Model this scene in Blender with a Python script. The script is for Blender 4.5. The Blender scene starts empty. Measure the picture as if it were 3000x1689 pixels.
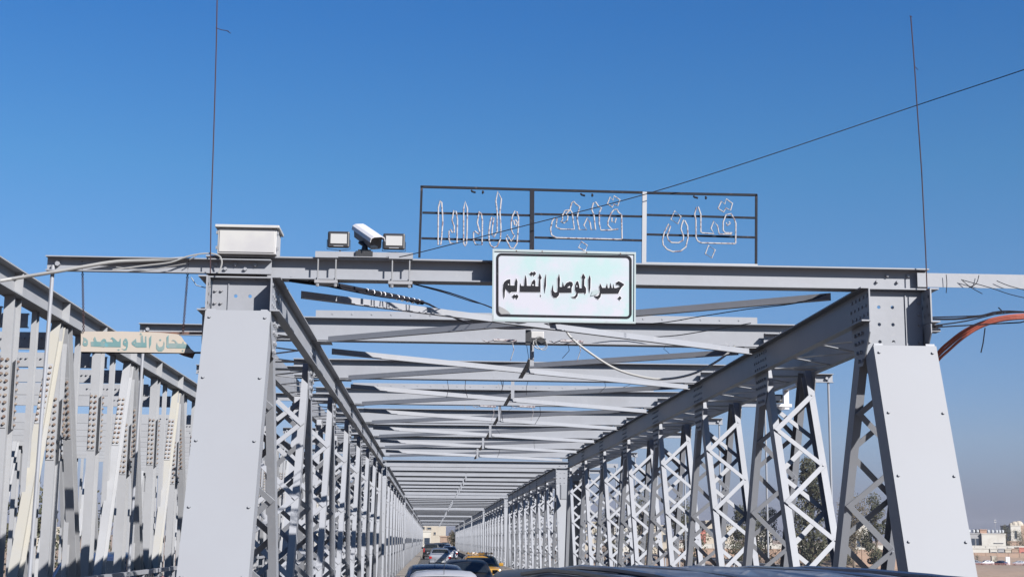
import bpy, math, random
from mathutils import Vector as V
random.seed(7)
sc = bpy.context.scene
COL = sc.collection
R_ = math.radians

# ------------------------------------------------------------------ camera
FPX, YAW, PITCH, ROLL, EYE = 4200.0, 0.0537, 0.1710, 0.0085, 2.1
Fw = V((math.sin(YAW)*math.cos(PITCH), math.cos(YAW)*math.cos(PITCH), math.sin(PITCH)))
Rt = V((math.cos(YAW), -math.sin(YAW), 0)); Up = Rt.cross(Fw)
Rt, Up = Rt*math.cos(ROLL)+Up*math.sin(ROLL), -Rt*math.sin(ROLL)+Up*math.cos(ROLL)
cam_d = bpy.data.cameras.new('camera'); cam = bpy.data.objects.new('camera', cam_d); COL.objects.link(cam)
from mathutils import Matrix
cam.matrix_world = Matrix(((Rt.x, Up.x, -Fw.x, 0), (Rt.y, Up.y, -Fw.y, 0), (Rt.z, Up.z, -Fw.z, EYE), (0, 0, 0, 1)))
cam_d.sensor_width = 36; cam_d.lens = FPX/3000*36; cam_d.clip_end = 8000; cam_d.clip_start = 0.1
sc.camera = cam

def at(px, py, Y):
    """point of the plane y=Y that the photograph shows at its pixel (px, py)"""
    d = Fw*FPX + Rt*(px-1500) - Up*(py-844.5)
    k = Y/d.y
    return V((d.x*k, Y, EYE+d.z*k))

# ------------------------------------------------------------------ light
SUN_EL, SUN_AZ = R_(33), R_(140)
w = bpy.data.worlds.new('World'); sc.world = w; w.use_nodes = True
nt = w.node_tree; nt.nodes.clear()
sky = nt.nodes.new('ShaderNodeTexSky'); sky.sky_type = 'NISHITA'; sky.sun_disc = False
sky.sun_elevation = SUN_EL; sky.sun_rotation = SUN_AZ
sky.air_density = 1.0; sky.dust_density = 1.0; sky.ozone_density = 1.0; sky.altitude = 0
bg = nt.nodes.new('ShaderNodeBackground'); bg.inputs[1].default_value = 0.0500
wo = nt.nodes.new('ShaderNodeOutputWorld')
# dusty winter air: the hue of the sky by height above the horizon
tcw = nt.nodes.new('ShaderNodeTexCoord'); sx_ = nt.nodes.new('ShaderNodeSeparateXYZ'); rp = nt.nodes.new('ShaderNodeValToRGB'); mu = nt.nodes.new('ShaderNodeMix')
nt.links.new(tcw.outputs['Generated'], sx_.inputs[0]); nt.links.new(sx_.outputs[2], rp.inputs[0])
rp.color_ramp.elements[0].position = 0; rp.color_ramp.elements[1].position = 1
rp.color_ramp.elements[0].color = (.56/1.6, .61/1.6, 1.08/1.6, 1); rp.color_ramp.elements[1].color = (.32/1.6, .78/1.6, 1.5/1.6, 1)
for z_, c_ in ((.023, (.59, .66, 1.17)), (.066, (.695, .81, 1.24)), (.247, (.465, .93, 1.35)), (.35, (.325, .85, 1.46))):
    e_ = rp.color_ramp.elements.new(z_); e_.color = (c_[0]/1.6, c_[1]/1.6, c_[2]/1.6, 1)
mu.data_type = 'RGBA'; mu.blend_type = 'MULTIPLY'; mu.inputs[0].default_value = 1
nt.links.new(sky.outputs[0], mu.inputs[6]); nt.links.new(rp.outputs[0], mu.inputs[7]); nt.links.new(mu.outputs[2], bg.inputs[0]); nt.links.new(bg.outputs[0], wo.inputs[0])
sd = bpy.data.lights.new('sun', 'SUN'); sd.energy = 5.0; sd.angle = R_(0.5); sd.color = (1.0, 0.955, 0.90)
so = bpy.data.objects.new('sun', sd); COL.objects.link(so); so.location = (30, -30, 40)
sdir = V((math.sin(SUN_AZ)*math.cos(SUN_EL), math.cos(SUN_AZ)*math.cos(SUN_EL), math.sin(SUN_EL)))
so.rotation_euler = sdir.to_track_quat('Z', 'Y').to_euler()
sc.view_settings.view_transform = 'Standard'; sc.view_settings.look = 'None'
sc.view_settings.exposure = 1.5; sc.view_settings.gamma = 1.0

# ------------------------------------------------------------------ materials
KA = .51                     # the picture is exposed one stop up: measured tones brought back to albedo
def mat(name, col, rough=0.5, metal=0.0, noise=None, bump=0.0, bscale=30, spec=0.5, emit=None, coat=0.0, trans=0.0):
    if not name.startswith('leaf'):
        col = tuple(c*KA for c in col); noise = [(a, tuple(c*KA for c in b), lo, hi) for a, b, lo, hi in noise] if noise else None
    m = bpy.data.materials.new(name); m.use_nodes = True
    t = m.node_tree; b = t.nodes['Principled BSDF']
    b.inputs['Base Color'].default_value = (*col, 1); b.inputs['Roughness'].default_value = rough
    b.inputs['Metallic'].default_value = metal; b.inputs['Specular IOR Level'].default_value = spec
    b.inputs['Coat Weight'].default_value = coat; b.inputs['Transmission Weight'].default_value = trans
    tc = t.nodes.new('ShaderNodeTexCoord')
    if noise:                      # list of (scale, colour, low, high)
        prev = None
        for (s, c2, lo, hi) in noise:
            n = t.nodes.new('ShaderNodeTexNoise'); n.inputs['Scale'].default_value = s; n.inputs['Detail'].default_value = 6
            n.inputs['Roughness'].default_value = 0.6
            t.links.new(tc.outputs['Object'], n.inputs['Vector'])
            r = t.nodes.new('ShaderNodeMapRange'); r.inputs[1].default_value = lo; r.inputs[2].default_value = hi
            t.links.new(n.outputs['Fac'], r.inputs[0])
            mx = t.nodes.new('ShaderNodeMix'); mx.data_type = 'RGBA'
            t.links.new(r.outputs[0], mx.inputs[0])
            if prev is None: mx.inputs[6].default_value = (*col, 1)
            else: t.links.new(prev, mx.inputs[6])
            mx.inputs[7].default_value = (*c2, 1); prev = mx.outputs[2]
        t.links.new(prev, b.inputs['Base Color'])
    if bump:
        n = t.nodes.new('ShaderNodeTexNoise'); n.inputs['Scale'].default_value = bscale; n.inputs['Detail'].default_value = 4
        t.links.new(tc.outputs['Object'], n.inputs['Vector'])
        bp = t.nodes.new('ShaderNodeBump'); bp.inputs['Strength'].default_value = bump; bp.inputs['Distance'].default_value = 0.01
        t.links.new(n.outputs['Fac'], bp.inputs['Height']); t.links.new(bp.outputs[0], b.inputs['Normal'])
    return m

M = {}
M['paint'] = mat('silver_paint', (.318, .333, .372), .50, 0, [(1.3, (.285, .295, .325), .45, .75), (9, (.365, .37, .40), .6, .8), (3.1, (.22, .22, .23), .70, .78)], .12, 14, .3)
M['plate'] = mat('smooth_plate_paint', (.297, .312, .345), .6, 0, [(.7, (.288, .298, .328), .4, .7)], .03, 5, .25)
M['oldpaint'] = mat('old_silver_paint', (.345, .355, .38), .6, 0, [(1.1, (.31, .318, .34), .45, .7), (2.3, (.20, .13, .09), .70, .80)], .15, 16)
M['cream'] = mat('cream_paint', (.375, .362, .325), .6, 0, [(.35, (.35, .358, .375), .38, .50)], .1, 12)
M['bolt'] = mat('bolt_paint', (.30, .305, .33), .5, 0)
M['rustbolt'] = mat('rusty_bolt_paint', (.30, .25, .21), .8, 0, [(6, (.17, .10, .075), .45, .62)])
M['galv'] = mat('galvanised_steel', (.50, .50, .51), .40, .6)
M['dark'] = mat('black_plastic', (.018, .018, .022), .45)
M['hole'] = mat('bolt_hole_black', (.02, .02, .03), .9)
M['wire'] = mat('wire_black', (.02, .02, .028), .8, spec=.1)
M['wirerust'] = mat('rusty_wire', (.07, .045, .05), .8, spec=.1)
M['wirelight'] = mat('grey_cable', (.34, .34, .34), .6)
M['redcable'] = mat('red_conduit', (.50, .12, .075), .6, 0, [(6, (.40, .10, .07), .4, .7)])
M['board'] = mat('sign_face', (.475, .475, .545), .5, 0, [(1.1, (.36, .50, .51), .42, .54), (2.7, (.48, .48, .545), .58, .68)])
M['boardedge'] = mat('sign_edge', (.45, .52, .53), .35, .2, [(3, (.40, .42, .44), .58, .66)])
M['ink'] = mat('sign_black', (.022, .022, .028), .8, 0, [(14, (.05, .05, .06), .6, .75)], spec=.1)
M['white'] = mat('sign_white', (.68, .68, .72), .4)
M['cream_board'] = mat('cream_board', (.44, .39, .34), .7, 0, [(3, (.48, .41, .33), .5, .7), (12, (.35, .20, .12), .70, .76)])
M['teal'] = mat('faded_teal', (.11, .23, .24), .7, 0, [(4, (.20, .27, .27), .45, .6), (9, (.10, .30, .36), .6, .7)])
M['rust'] = mat('rust', (.16, .07, .045), .85, 0, [(9, (.09, .05, .04), .45, .65)])
M['tube'] = mat('rope_light_tube', (.48, .46, .47), .35, 0, [(25, (.20, .14, .16), .52, .58)])
M['frame'] = mat('flaking_black_frame', (.02, .021, .03), .8, 0, [(16, (.13, .10, .10), .60, .75)], spec=.15)
M['cabinet'] = mat('cabinet_white', (.50, .495, .49), .45, 0, [(.9, (.44, .435, .45), .5, .6)])
M['lampglass'] = mat('lamp_glass', (.50, .50, .50), .25)
M['asphalt'] = mat('asphalt', (.055, .055, .06), .85, 0, [(2, (.075, .073, .072), .4, .7)], .3, 60)
M['kerb'] = mat('kerb_stone', (.30, .26, .22), .85, 0, [(3, (.20, .17, .14), .4, .7)], .4, 20)
M['lane'] = mat('lane_white', (.6, .6, .58), .7)
M['soil'] = mat('bank_soil', (.27, .185, .13), .95, 0, [(.05, (.20, .15, .10), .45, .65), (.6, (.34, .245, .18), .5, .7)], .4, 1)
M['water'] = mat('river_water', (.03, .06, .06), .08)
M['bark'] = mat('bark', (.13, .10, .075), .9)
M['leaf'] = mat('leaf_dark', (.028, .031, .02), .8, 0, [(.8, (.050, .044, .027), .45, .65)], spec=.1)
M['leaf2'] = mat('leaf_grey', (.060, .050, .037), .8, 0, [(.8, (.05, .045, .03), .45, .65)], spec=.1)
M['wall'] = mat('wall_cream', (.46, .41, .34), .85, 0, [(.4, (.40, .36, .30), .45, .65)])
M['wallw'] = mat('wall_white', (.52, .50, .46), .85, 0, [(.4, (.45, .42, .38), .45, .65)])
M['walltan'] = mat('wall_tan', (.34, .23, .17), .85, 0, [(.4, (.28, .20, .15), .45, .65)])
M['wallred'] = mat('wall_red', (.42, .13, .10), .8)
M['concrete'] = mat('concrete_grey', (.30, .30, .31), .9)
M['brick'] = mat('brick', (.36, .22, .16), .9)
M['winglass'] = mat('window_glass', (.03, .045, .07), .15)
M['tank'] = mat('tank_white', (.48, .50, .52), .4)
M['glass'] = mat('car_glass', (.015, .02, .026), .06, 0, spec=.8)
M['tyre'] = mat('tyre', (.02, .02, .02), .85)
M['rim'] = mat('rim', (.4, .4, .42), .35, .7)
M['tail'] = mat('tail_light', (.35, .02, .02), .25)
M['lampw'] = mat('head_light', (.75, .75, .75), .15)
M['trim'] = mat('car_trim', (.03, .03, .034), .4)
M['numplate'] = mat('number_plate', (.6, .6, .58), .5)
def carpaint(n, c, r=.25): return mat('car_paint_'+n, c, r, .15, coat=.2)

# ------------------------------------------------------------------ mesh helper
class MB:
    def __init__(s): s.v = []; s.f = []; s.mi = []; s.cur = 0
    def add(s, vs, fs):
        o = len(s.v); s.v += [V(a) for a in vs]
        for f in fs: s.f.append([i+o for i in f]); s.mi.append(s.cur)
    def box(s, x0, x1, y0, y1, z0, z1):
        s.add([(x0,y0,z0),(x1,y0,z0),(x1,y1,z0),(x0,y1,z0),(x0,y0,z1),(x1,y0,z1),(x1,y1,z1),(x0,y1,z1)],
              [(3,2,1,0),(4,5,6,7),(0,1,5,4),(1,2,6,5),(2,3,7,6),(3,0,4,7)])
    def ext(s, p0, p1, side, prof):
        """sweep a 2D profile from p0 to p1; profile axes: side, axis x side"""
        p0, p1 = V(p0), V(p1); a = (p1-p0).normalized(); sd_ = V(side); sd_ = (sd_-a*sd_.dot(a)).normalized(); t = a.cross(sd_)
        n = len(prof); vs = [p0+sd_*u+t*w_ for u, w_ in prof]+[p1+sd_*u+t*w_ for u, w_ in prof]
        fs = [(i, (i+1) % n, (i+1) % n+n, i+n) for i in range(n)]+[tuple(reversed(range(n))), tuple(range(n, 2*n))]
        s.add(vs, fs)
    def bar(s, p0, p1, side, a, b):
        s.ext(p0, p1, side, [(-a/2,-b/2),(a/2,-b/2),(a/2,b/2),(-a/2,b/2)])
    def tube(s, pts, r, n=6, closed=False):
        pts = [V(p) for p in pts]; m = len(pts); rings = []; ref = None
        for i, p in enumerate(pts):
            a = pts[(i-1) % m] if (closed or i) else p; b = pts[(i+1) % m] if (closed or i < m-1) else p
            d = (b-a)
            if d.length < 1e-9: d = V((0,0,1))
            d.normalize()
            if ref is None: ref = V((0,0,1)) if abs(d.z) < .9 else V((1,0,0))
            u = ref-d*ref.dot(d)
            if u.length < 1e-3: u = d.orthogonal()
            u.normalize(); ref = u; w_ = d.cross(u)
            rings.append([p+(u*math.cos(k*2*math.pi/n)+w_*math.sin(k*2*math.pi/n))*r for k in range(n)])
        vs = [q for ring in rings for q in ring]; fs = []
        for i in range(m if closed else m-1):
            j = (i+1) % m
            fs += [(i*n+k, i*n+(k+1) % n, j*n+(k+1) % n, j*n+k) for k in range(n)]
        if not closed: fs += [tuple(reversed(range(n))), tuple(range((m-1)*n, m*n))]
        s.add(vs, fs)
    def cone(s, p0, p1, r0, r1, n=8):
        p0, p1 = V(p0), V(p1); d = (p1-p0).normalized(); u = d.orthogonal().normalized(); w_ = d.cross(u)
        c = [(u*math.cos(k*2*math.pi/n)+w_*math.sin(k*2*math.pi/n)) for k in range(n)]
        s.add([p0+q*r0 for q in c]+[p1+q*r1 for q in c], [(k, (k+1) % n, (k+1) % n+n, k+n) for k in range(n)]+[tuple(reversed(range(n))), tuple(range(n, 2*n))])
    def build(s, name, m, parent=None, origin=None, smooth=False, bevel=0):
        o_ = V(origin) if origin is not None else (V(parent['o']) if parent and 'o' in parent else V((0,0,0)))
        me = bpy.data.meshes.new(name); me.from_pydata([p-o_ for p in s.v], [], s.f); me.update()
        for mm in (m if isinstance(m, (list, tuple)) else [m]): me.materials.append(mm)
        if s.cur or any(s.mi):
            for i, p in enumerate(me.polygons): p.material_index = s.mi[i]
        if smooth: me.shade_smooth()
        ob = bpy.data.objects.new(name, me); COL.objects.link(ob)
        if parent: ob.parent = parent; ob['o'] = list(o_)
        else: ob.location = o_
        if bevel:
            b = ob.modifiers.new('b', 'BEVEL'); b.width = bevel; b.segments = 2; b.limit_method = 'ANGLE'
        return ob
def tag(o, label=None, cat=None, group=None, kind=None):
    if label: o['label'] = label
    if cat: o['category'] = cat
    if group: o['group'] = group
    if kind: o['kind'] = kind
    return o
def thing(name, loc, label, cat, group=None):
    o = bpy.data.objects.new(name, None); COL.objects.link(o); o.location = loc; o['o'] = list(loc)
    o.empty_display_size = .3
    return tag(o, label, cat, group)
def kids(o): return [c for c in bpy.data.objects if c.parent == o]
def copy_tree(o, parent=None):
    c = o.copy(); COL.objects.link(c)
    if parent: c.parent = parent
    for k in KID.get(o.name, kids(o)): copy_tree(k, c)
    return c
KID = {}
def poly_mesh(loops, thick, name, m, parent=None, origin=None, to=None):
    """filled 2D loops (later loops may be holes), thickness along the plane normal; to(u,v,depth)->world"""
    cu = bpy.data.curves.new(name, 'CURVE'); cu.dimensions = '2D'; cu.fill_mode = 'BOTH'; cu.extrude = 1.0
    for lp in loops:
        sp = cu.splines.new('POLY'); sp.points.add(len(lp)-1); sp.use_cyclic_u = True
        for i, (a, b) in enumerate(lp): sp.points[i].co = (a, b, 0, 1)
    tmp = bpy.data.objects.new(name, cu); COL.objects.link(tmp)
    bpy.context.view_layer.update()
    me0 = tmp.evaluated_get(bpy.context.evaluated_depsgraph_get()).to_mesh()
    mb = MB(); mb.add([to(p.co.x, p.co.y, p.co.z*thick/2) for p in me0.vertices], [tuple(p.vertices) for p in me0.polygons])
    tmp.to_mesh_clear(); bpy.data.objects.remove(tmp); bpy.data.curves.remove(cu)
    return mb.build(name, m, parent, origin)

def chan(d, f, t=.014, s=1):     # web at 0, flanges towards +side
    return [(0,-d/2),(f,-d/2),(f,-d/2+t),(t,-d/2+t),(t,d/2-t),(f,d/2-t),(f,d/2),(0,d/2)]
def ibeam(b, h, tf=.018, tw=.012):  # side axis = flange direction, other = height
    return [(-b/2,-h/2),(b/2,-h/2),(b/2,-h/2+tf),(tw/2,-h/2+tf),(tw/2,h/2-tf),(b/2,h/2-tf),(b/2,h/2),(-b/2,h/2),(-b/2,h/2-tf),(-tw/2,h/2-tf),(-tw/2,-h/2+tf),(-b/2,-h/2+tf)]

# ================================================================== LARGE STRUCTURE
XL, XR, BW = -1.825, 4.895, .69          # inner web faces of the trusses and box width
ZT, HC, D0, P = 4.91, .39, 15.72, 5.13
T0 = 16.0; NP = 7; HP = P/2; PER = 41.4
GR = .0030                               # the deck falls gently away from the viewer
def gz(y): return -GR*max(0, y-16)
ZB0, ZB1 = 4.905, 5.265                   # cross beam bottom / top

# ---- ground, river, far bank as one sheet
def bank(x): return 300+(.46*(x-14) if x > 14 else (.25*(-14-x) if x < -14 else 0))
def hgt(x, y):
    b = bank(x); ramp = abs(x-1.5) < 7.5
    if ramp and y > 292: return -1.0-.0*(y)
    if y < 13: return -.08 if y > 8 or ramp else -.08
    if y < 40: return -.08-(y-13)*.42
    if y < b-60: return -11.6
    if y < b+10: return -11.6+(y-b+60)/70*5.2
    t1 = 22+72*min(1, max(0, (x-110)/65))
    if y < b+t1: return -6.4+(y-b-10)/(t1-10)*.7
    if y < b+t1+28: return -5.7+(y-b-t1)/28*3.0
    return -2.7+min(2, (y-b-t1-28)*.01)
xs = sorted(set([-2500,-1500,-900,-500,-350]+list(range(-260,0,10))+[-14,-6.1,-6,9,9.1,14]+list(range(0,420,6))+[500,700,1000,1600,2500]))
ys = sorted(set([-400,-60,-20,0,8,13,20,30,40,80,150,200]+list(range(220,560,6))+[291.9,292.1,600,700,900,1300,2000,2600]))
g = MB(); g.add([(x, y, hgt(x, y)+(random.uniform(-.25,.25) if y > 230 and y < bank(x)+60 and abs(x-1.5) > 8 else 0)) for y in ys for x in xs],
    [(j*len(xs)+i, j*len(xs)+i+1, (j+1)*len(xs)+i+1, (j+1)*len(xs)+i) for j in range(len(ys)-1) for i in range(len(xs)-1)])
tag(g.build('ground', M['soil'], smooth=False), kind='structure')
g = MB(); g.box(-1500, 1500, 30, 330, -11.6, -9.4); tag(g.build('river', M['water']), kind='structure')
# roadway on the bridge and beyond
def strip(name, x0, x1, z0, z1, m, ya=-8, yb=303.0):
    g = MB(); pts = [ya, 16, yb]
    vs = []; 
    for y in pts: vs += [(x0,y,gz(y)+z0),(x1,y,gz(y)+z0),(x1,y,gz(y)+z1),(x0,y,gz(y)+z1)]
    fs = [(3,2,1,0),(8,9,10,11)]
    for k in range(2):
        a = k*4; fs += [(a,a+1,a+5,a+4),(a+1,a+2,a+6,a+5),(a+2,a+3,a+7,a+6),(a+3,a,a+4,a+7)]
    g.add(vs, fs); return tag(g.build(name, m), kind='structure')
strip('road', -1.78, 4.85, -.35, 0, M['asphalt'])
strip('kerb', -1.76, -1.18, .004, .30, M['kerb'])
strip('kerb.001', 3.92, 4.84, .004, .42, M['kerb'])
strip('walkway', -4.45, -2.75, -.12, .02, M['concrete'], 10)
strip('walkway.001', 5.85, 7.55, -.12, .02, M['concrete'], 10)
g = MB(); g.box(-6, 9, 303.02, 420, -1.1, gz(303)-.02); tag(g.build('street', M['asphalt']), kind='structure')
g = MB()
for k in range(40):
    y = 14+k*7; g.box(1.25, 1.37, y, y+3, gz(y+3)+.004, gz(y)+.0075)
tag(g.build('lane_marking', M['lane']), kind='structure')

# ---- one truss span, built with its real sections
SPO = V((1.535, 14.2, 0))
def bolt(mb, p, n, r=.021, h=.026):
    p = V(p); n = V(n); mb.cone(p, p+n*h, r, r*.92, 6)
SIDES = ((XL, -1), (XR, 1))               # inner web x, outward direction
def web_member(root, xi, sg, a, b, depth=.22, name='web_member', lac=True):
    xo = xi+sg*BW
    mb = MB(); fl = .095
    dirn = (V(b)-V(a)).normalized()
    for x, s in ((xi, sg), (xo, -sg)):
        mb.ext((x, a[1], a[2]), (x, b[1], b[2]), (s, 0, 0), chan(depth, fl, .013))
    ob = mb.build(name, M['paint'], root)
    if not lac: return ob
    lb = MB(); perp = V((1,0,0)).cross(dirn).normalized()
    L_ = (V(b)-V(a)).length; t0, t1 = .45, L_-.25; n = max(3, round((t1-t0)/.60)); st = (t1-t0)/n
    for face, ph in ((1, 0), (-1, 1)):
        off = perp*face*(depth/2+.008)
        for k in range(n):
            xa, xb = (xi+sg*.05, xo-sg*.05) if (k+ph) % 2 == 0 else (xo-sg*.05, xi+sg*.05)
            pa = V((xa, a[1], a[2]))+dirn*(t0+k*st)+off*(1 if k % 2 else 1.12); pb = V((xb, a[1], a[2]))+dirn*(t0+(k+1)*st)+off*(1 if k % 2 else 1.12)
            ax = (pb-pa).normalized(); pa -= ax*.03; pb += ax*.03
            lb.bar(pa, pb, perp, .010, .068)
            bolt(lb, pa+ax*.04+off.normalized()*.005, off.normalized(), .014, .014)
    lb.build('lacing', M['paint'], ob)
    return ob
def end_post(root, xi, sg, y0, y1, fwd):
    """inclined box end post between the top node (y0) and the pier (y1), cover plate on its outer face"""
    xo = xi+sg*BW; a = V((0, y0, 4.72)); b = V((0, y1, -.3)); dr = (b-a).normalized()
    nrm = V((0, -fwd*abs(dr.z), -fwd*dr.y*(-1 if dr.z > 0 else 1)*-1)); nrm = V((1,0,0)).cross(dr)
    if nrm.y*fwd > 0: nrm = -nrm
    nrm.normalize()
    mb = MB()
    for x, s in ((xi, sg), (xo, -sg)):
        pa_ = a+dr*((a.z-(4.20 if sg > 0 else 4.48))/abs(dr.z))
        mb.ext((x, pa_.y, pa_.z), (x, b.y, b.z), (s, 0, 0), chan(.34, .10, .014))
    ob = mb.build('end_post', M['paint'], root)
    cp = MB(); off = nrm*.178
    top = 4.17 if sg > 0 else 4.46
    t_ = (a.z-top)/abs(dr.z)
    p0 = a+dr*t_+off; p1 = b+off
    xa, xb = min(xi, xo)-.012, max(xi, xo)+.012
    cp.bar(V(((xa+xb)/2, p0.y, p0.z)), V(((xa+xb)/2, p1.y, p1.z)), (1,0,0), xb-xa, .012)
    if sg < 0:                              # raised tongue beside the opening
        q = a+dr*(t_-.10)+off
    L_ = (p1-p0).length; k = .09
    while k < L_:
        for xx in (xa+.055, xb-.055):
            q = p0+dr*k+nrm*.006; bolt(cp, (xx, q.y, q.z), nrm, .017, .018)
        k += .735
    cp.build('cover_plate', M['plate'], ob)
    return ob
def span(root, far=False):
    TN = [T0+P*k for k in range(NP+1)]
    B = [T0-1.85]+[T0-HP+P*j for j in range(1, NP+1)]+[TN[-1]+1.85]
    zc0, zc1 = ZT-HC, ZT
    for xi, sg in SIDES:
        xo = xi+sg*BW
        # top chord: two channels back to back, flanges outwards
        mb = MB()
        for x, s in ((xi, -sg), (xo, sg)):
            mb.ext((x, D0, (zc0+zc1)/2), (x, TN[-1]+.15, (zc0+zc1)/2), (s, 0, 0), chan(HC, .105, .016))
        ch = mb.build('top_chord', M['paint'], root)
        mb = MB()
        for k in range(NP):
            for h in range(6):
                ya = TN[k]+.5+h*(P-1)/6; yb = ya+(P-1)/6
                xa, xb = (xi+sg*.01, xo-sg*.01) if h % 2 == 0 else (xo-sg*.01, xi+sg*.01)
                mb.bar((xa, ya, zc0+.012), (xb, yb, zc0+.012), (0,0,1), .010, .06)
            mb.box(min(xi,xo)+.02, max(xi,xo)-.02, TN[k]+.40, TN[k]+.60, zc0+.02, zc0+.032)
            mb.box(min(xi,xo)+.02, max(xi,xo)-.02, TN[k+1]-.60, TN[k+1]-.40, zc0+.02, zc0+.032)
        mb.build('lacing', M['paint'], ch)
        # bottom chord
        mb = MB()
        for x, s in ((xi, -sg), (xo, sg)):
            mb.ext((x, B[0]-.1, -.42), (x, B[-1]+.1, -.42), (s, 0, 0), chan(.34, .10, .014))
        mb.build('bottom_chord', M['paint'], root)
        end_post(root, xi, sg, TN[0], B[0], 1); end_post(root, xi, sg, TN[-1], B[-1], -1)
        for j in range(1, NP+1):
            web_member(root, xi, sg, (0, TN[j-1]+.10, 4.52), (0, B[j]-.08, -.3), .22 if j < 3 else .20)
            web_member(root, xi, sg, (0, TN[j]-.10, 4.52), (0, B[j]+.08, -.3), .22 if j < 3 else .20)
        # gusset plates at every top node, on the face of each web
        for k in range(NP+1):
            y = TN[k]
            for x, s in ((xi, -sg), (xo, sg)):
                mb = MB(); lo = zc0-.47; ya, yb = (y-.10 if k == 0 else y-.36), (y+.10 if k == NP else y+.36)
                x0 = x+s*.0165 if False else x-s*.014
                yl, yr = (D0+.02 if k == 0 else y-.42), (TN[-1]+.13 if k == NP else y+.42)
                prof = [(yl, zc1-.03), (yl, zc0-.12), (ya+.03, lo+.12), (ya+.14, lo), (yb-.14, lo), (yb-.03, lo+.12), (yr, zc0-.12), (yr, zc1-.03)]
                n = len(prof)
                # the plate hangs under the chord, a hair proud of the web
                pr2 = [(yy, min(zz, zc0-.004)) for yy, zz in prof]
                xx0, xx1 = x+s*.001, x+s*.013
                mb.add([(xx0, yy, zz) for yy, zz in pr2]+[(xx1, yy, zz) for yy, zz in pr2],
                       [(i, (i+1) % n, (i+1) % n+n, i+n) for i in range(n)]+[tuple(reversed(range(n))), tuple(range(n, 2*n))])
                for r_, zz in enumerate((zc0+.09, zc0+.195, zc0+.30)):
                    for c_ in range(6):
                        yy = y-.36+c_*.145+(.05 if r_ == 1 else 0)
                        if yy < D0+.05 or yy > TN[-1]+.1: continue
                        bolt(mb, (x, yy, zz), (s, 0, 0))
                for r_, zz in enumerate((zc0-.10, zc0-.20, zc0-.31, zc0-.41)):
                    m_ = (5, 5, 4, 3)[r_]
                    for c_ in range(m_):
                        yy = y+(c_-(m_-1)/2)*.13
                        if yy < ya+.05 or yy > yb-.05: continue
                        bolt(mb, (xx1, yy, zz), (s, 0, 0))
                mb.build('gusset_plate', [M['paint']], root)
    # front diaphragm between the webs at each end, with its bolt holes
    for xi, sg in SIDES:
        xo = xi+sg*BW; xa, xb = min(xi, xo)+.015, max(xi, xo)-.015; wd = xb-xa
        for yy, f in ((15.975, -1), (TN[-1]-.15, 1)):
            loops = [[(xa, 4.08), (xb, 4.08), (xb, 4.90), (xa, 4.90)]]
            for hx in (.40, .64):
                for hz in (4.72, 4.52, 4.32):
                    cx = xa+wd*(hx if sg < 0 else 1-hx-.12); loops.append([(cx+.021*math.cos(q), hz+.021*math.sin(q)) for q in [i*math.pi/4 for i in range(8)]])
            ob = poly_mesh(loops, .012, 'diaphragm', M['paint'], root, None, lambda u, v, d, yy=yy: V((u, yy+d, v)))
            mb = MB()
            for hz in (4.78, 4.64, 4.52, 4.32, 4.18):
                for hx in ((.06, .16) if sg < 0 else (.06, .94)):
                    bolt(mb, (xa+wd*hx, yy+f*.006, hz), (0, f, 0), .018, .024)
            mb.build('bolt_row', M['bolt'], ob)
            mb = MB(); mb.box(xa+wd*(.27 if sg < 0 else .70), xa+wd*(.285 if sg < 0 else .715), yy+f*.006, yy+f*.02, 4.10, 4.88) if f > 0 else mb.box(xa+wd*(.27 if sg < 0 else .70), xa+wd*(.285 if sg < 0 else .715), yy-.02, yy-.006, 4.10, 4.88)
            mb.build('seam_angle', M['paint'], ob)
    # cross beams, cantilever brackets and lateral bracing
    xc0, xc1 = -4.32, 7.39
    for k in range(NP+1):
        y = TN[k]; mb = MB()
        z0, z1 = (4.915, 5.165) if k == 0 else (ZB0+.012, ZB1)
        mb.ext((XL-BW-.06, y, (z0+z1)/2), (XR+BW+.06, y, (z0+z1)/2), (0,1,0), ibeam(.23, z1-z0, .016, .012))
        for xx in ((XL-.35, XR+.35)):
            for c_ in range(4): bolt(mb, (xx+(c_-1.5)*.12, y-.006, (z0+z1)/2+(.05 if c_ % 2 else -.02)), (0,-1,0), .02, .03)
        if far and 0 < k < NP: mb.box(XL+.02, XR-.02, y-.165, y-.0065, 5.000, 5.010)  # added ledge, invented to cast shade on the lower web of far beams
        cb = mb.build('cross_beam', M['paint'], root)
        if k % 2 == 1 or k == NP:           # light punched angle standing on the beam
            mb = MB(); mb.box(XL+.05, XR-.05, y+.02, y+.03, z1+.001, z1+.115); mb.box(XL+.05, XR-.05, y+.031, y+.09, z1+.001, z1+.011)
            for c_ in range(22):
                xx = XL+.3+c_*.29; mb.cone((xx, y+.0195, z1+.065), (xx, y+.012, z1+.065), .014, .012, 6)
            mb.build('punched_angle', M['paint'], cb)
        for xa, xb in ((xc0, XL-.02), (XR+.02, xc1)):
            mb = MB(); zz0, zz1 = 4.955, 5.118
            yy = y-.07
            if k == 0 and xa > 0: mb.box(xa+.6, xb, yy-.012, yy, zz0, zz1)
            else:
                mb.box(xa, xb, yy-.010, yy, zz0, zz1); mb.box(xa, xb, yy-.105, yy-.0105, zz1-.012, zz1); mb.box(xa, xb, yy-.075, yy-.0105, zz0, zz0+.012)
            e = xa+.12 if xa < 0 else xb-.12
            bolt(mb, (e, yy-.0105, (zz0+zz1)/2), (0,-1,0), .03, .045)
            if k == 0 and xa < 0:
                for c_ in range(5): bolt(mb, (XL-BW+.05+c_*.11, yy-.0105, (zz0+zz1)/2+(.03 if c_ % 2 == 0 else -.02)), (0,-1,0), .022, .03)
            mb.build('cantilever_bracket', M['paint'], root)
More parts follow.
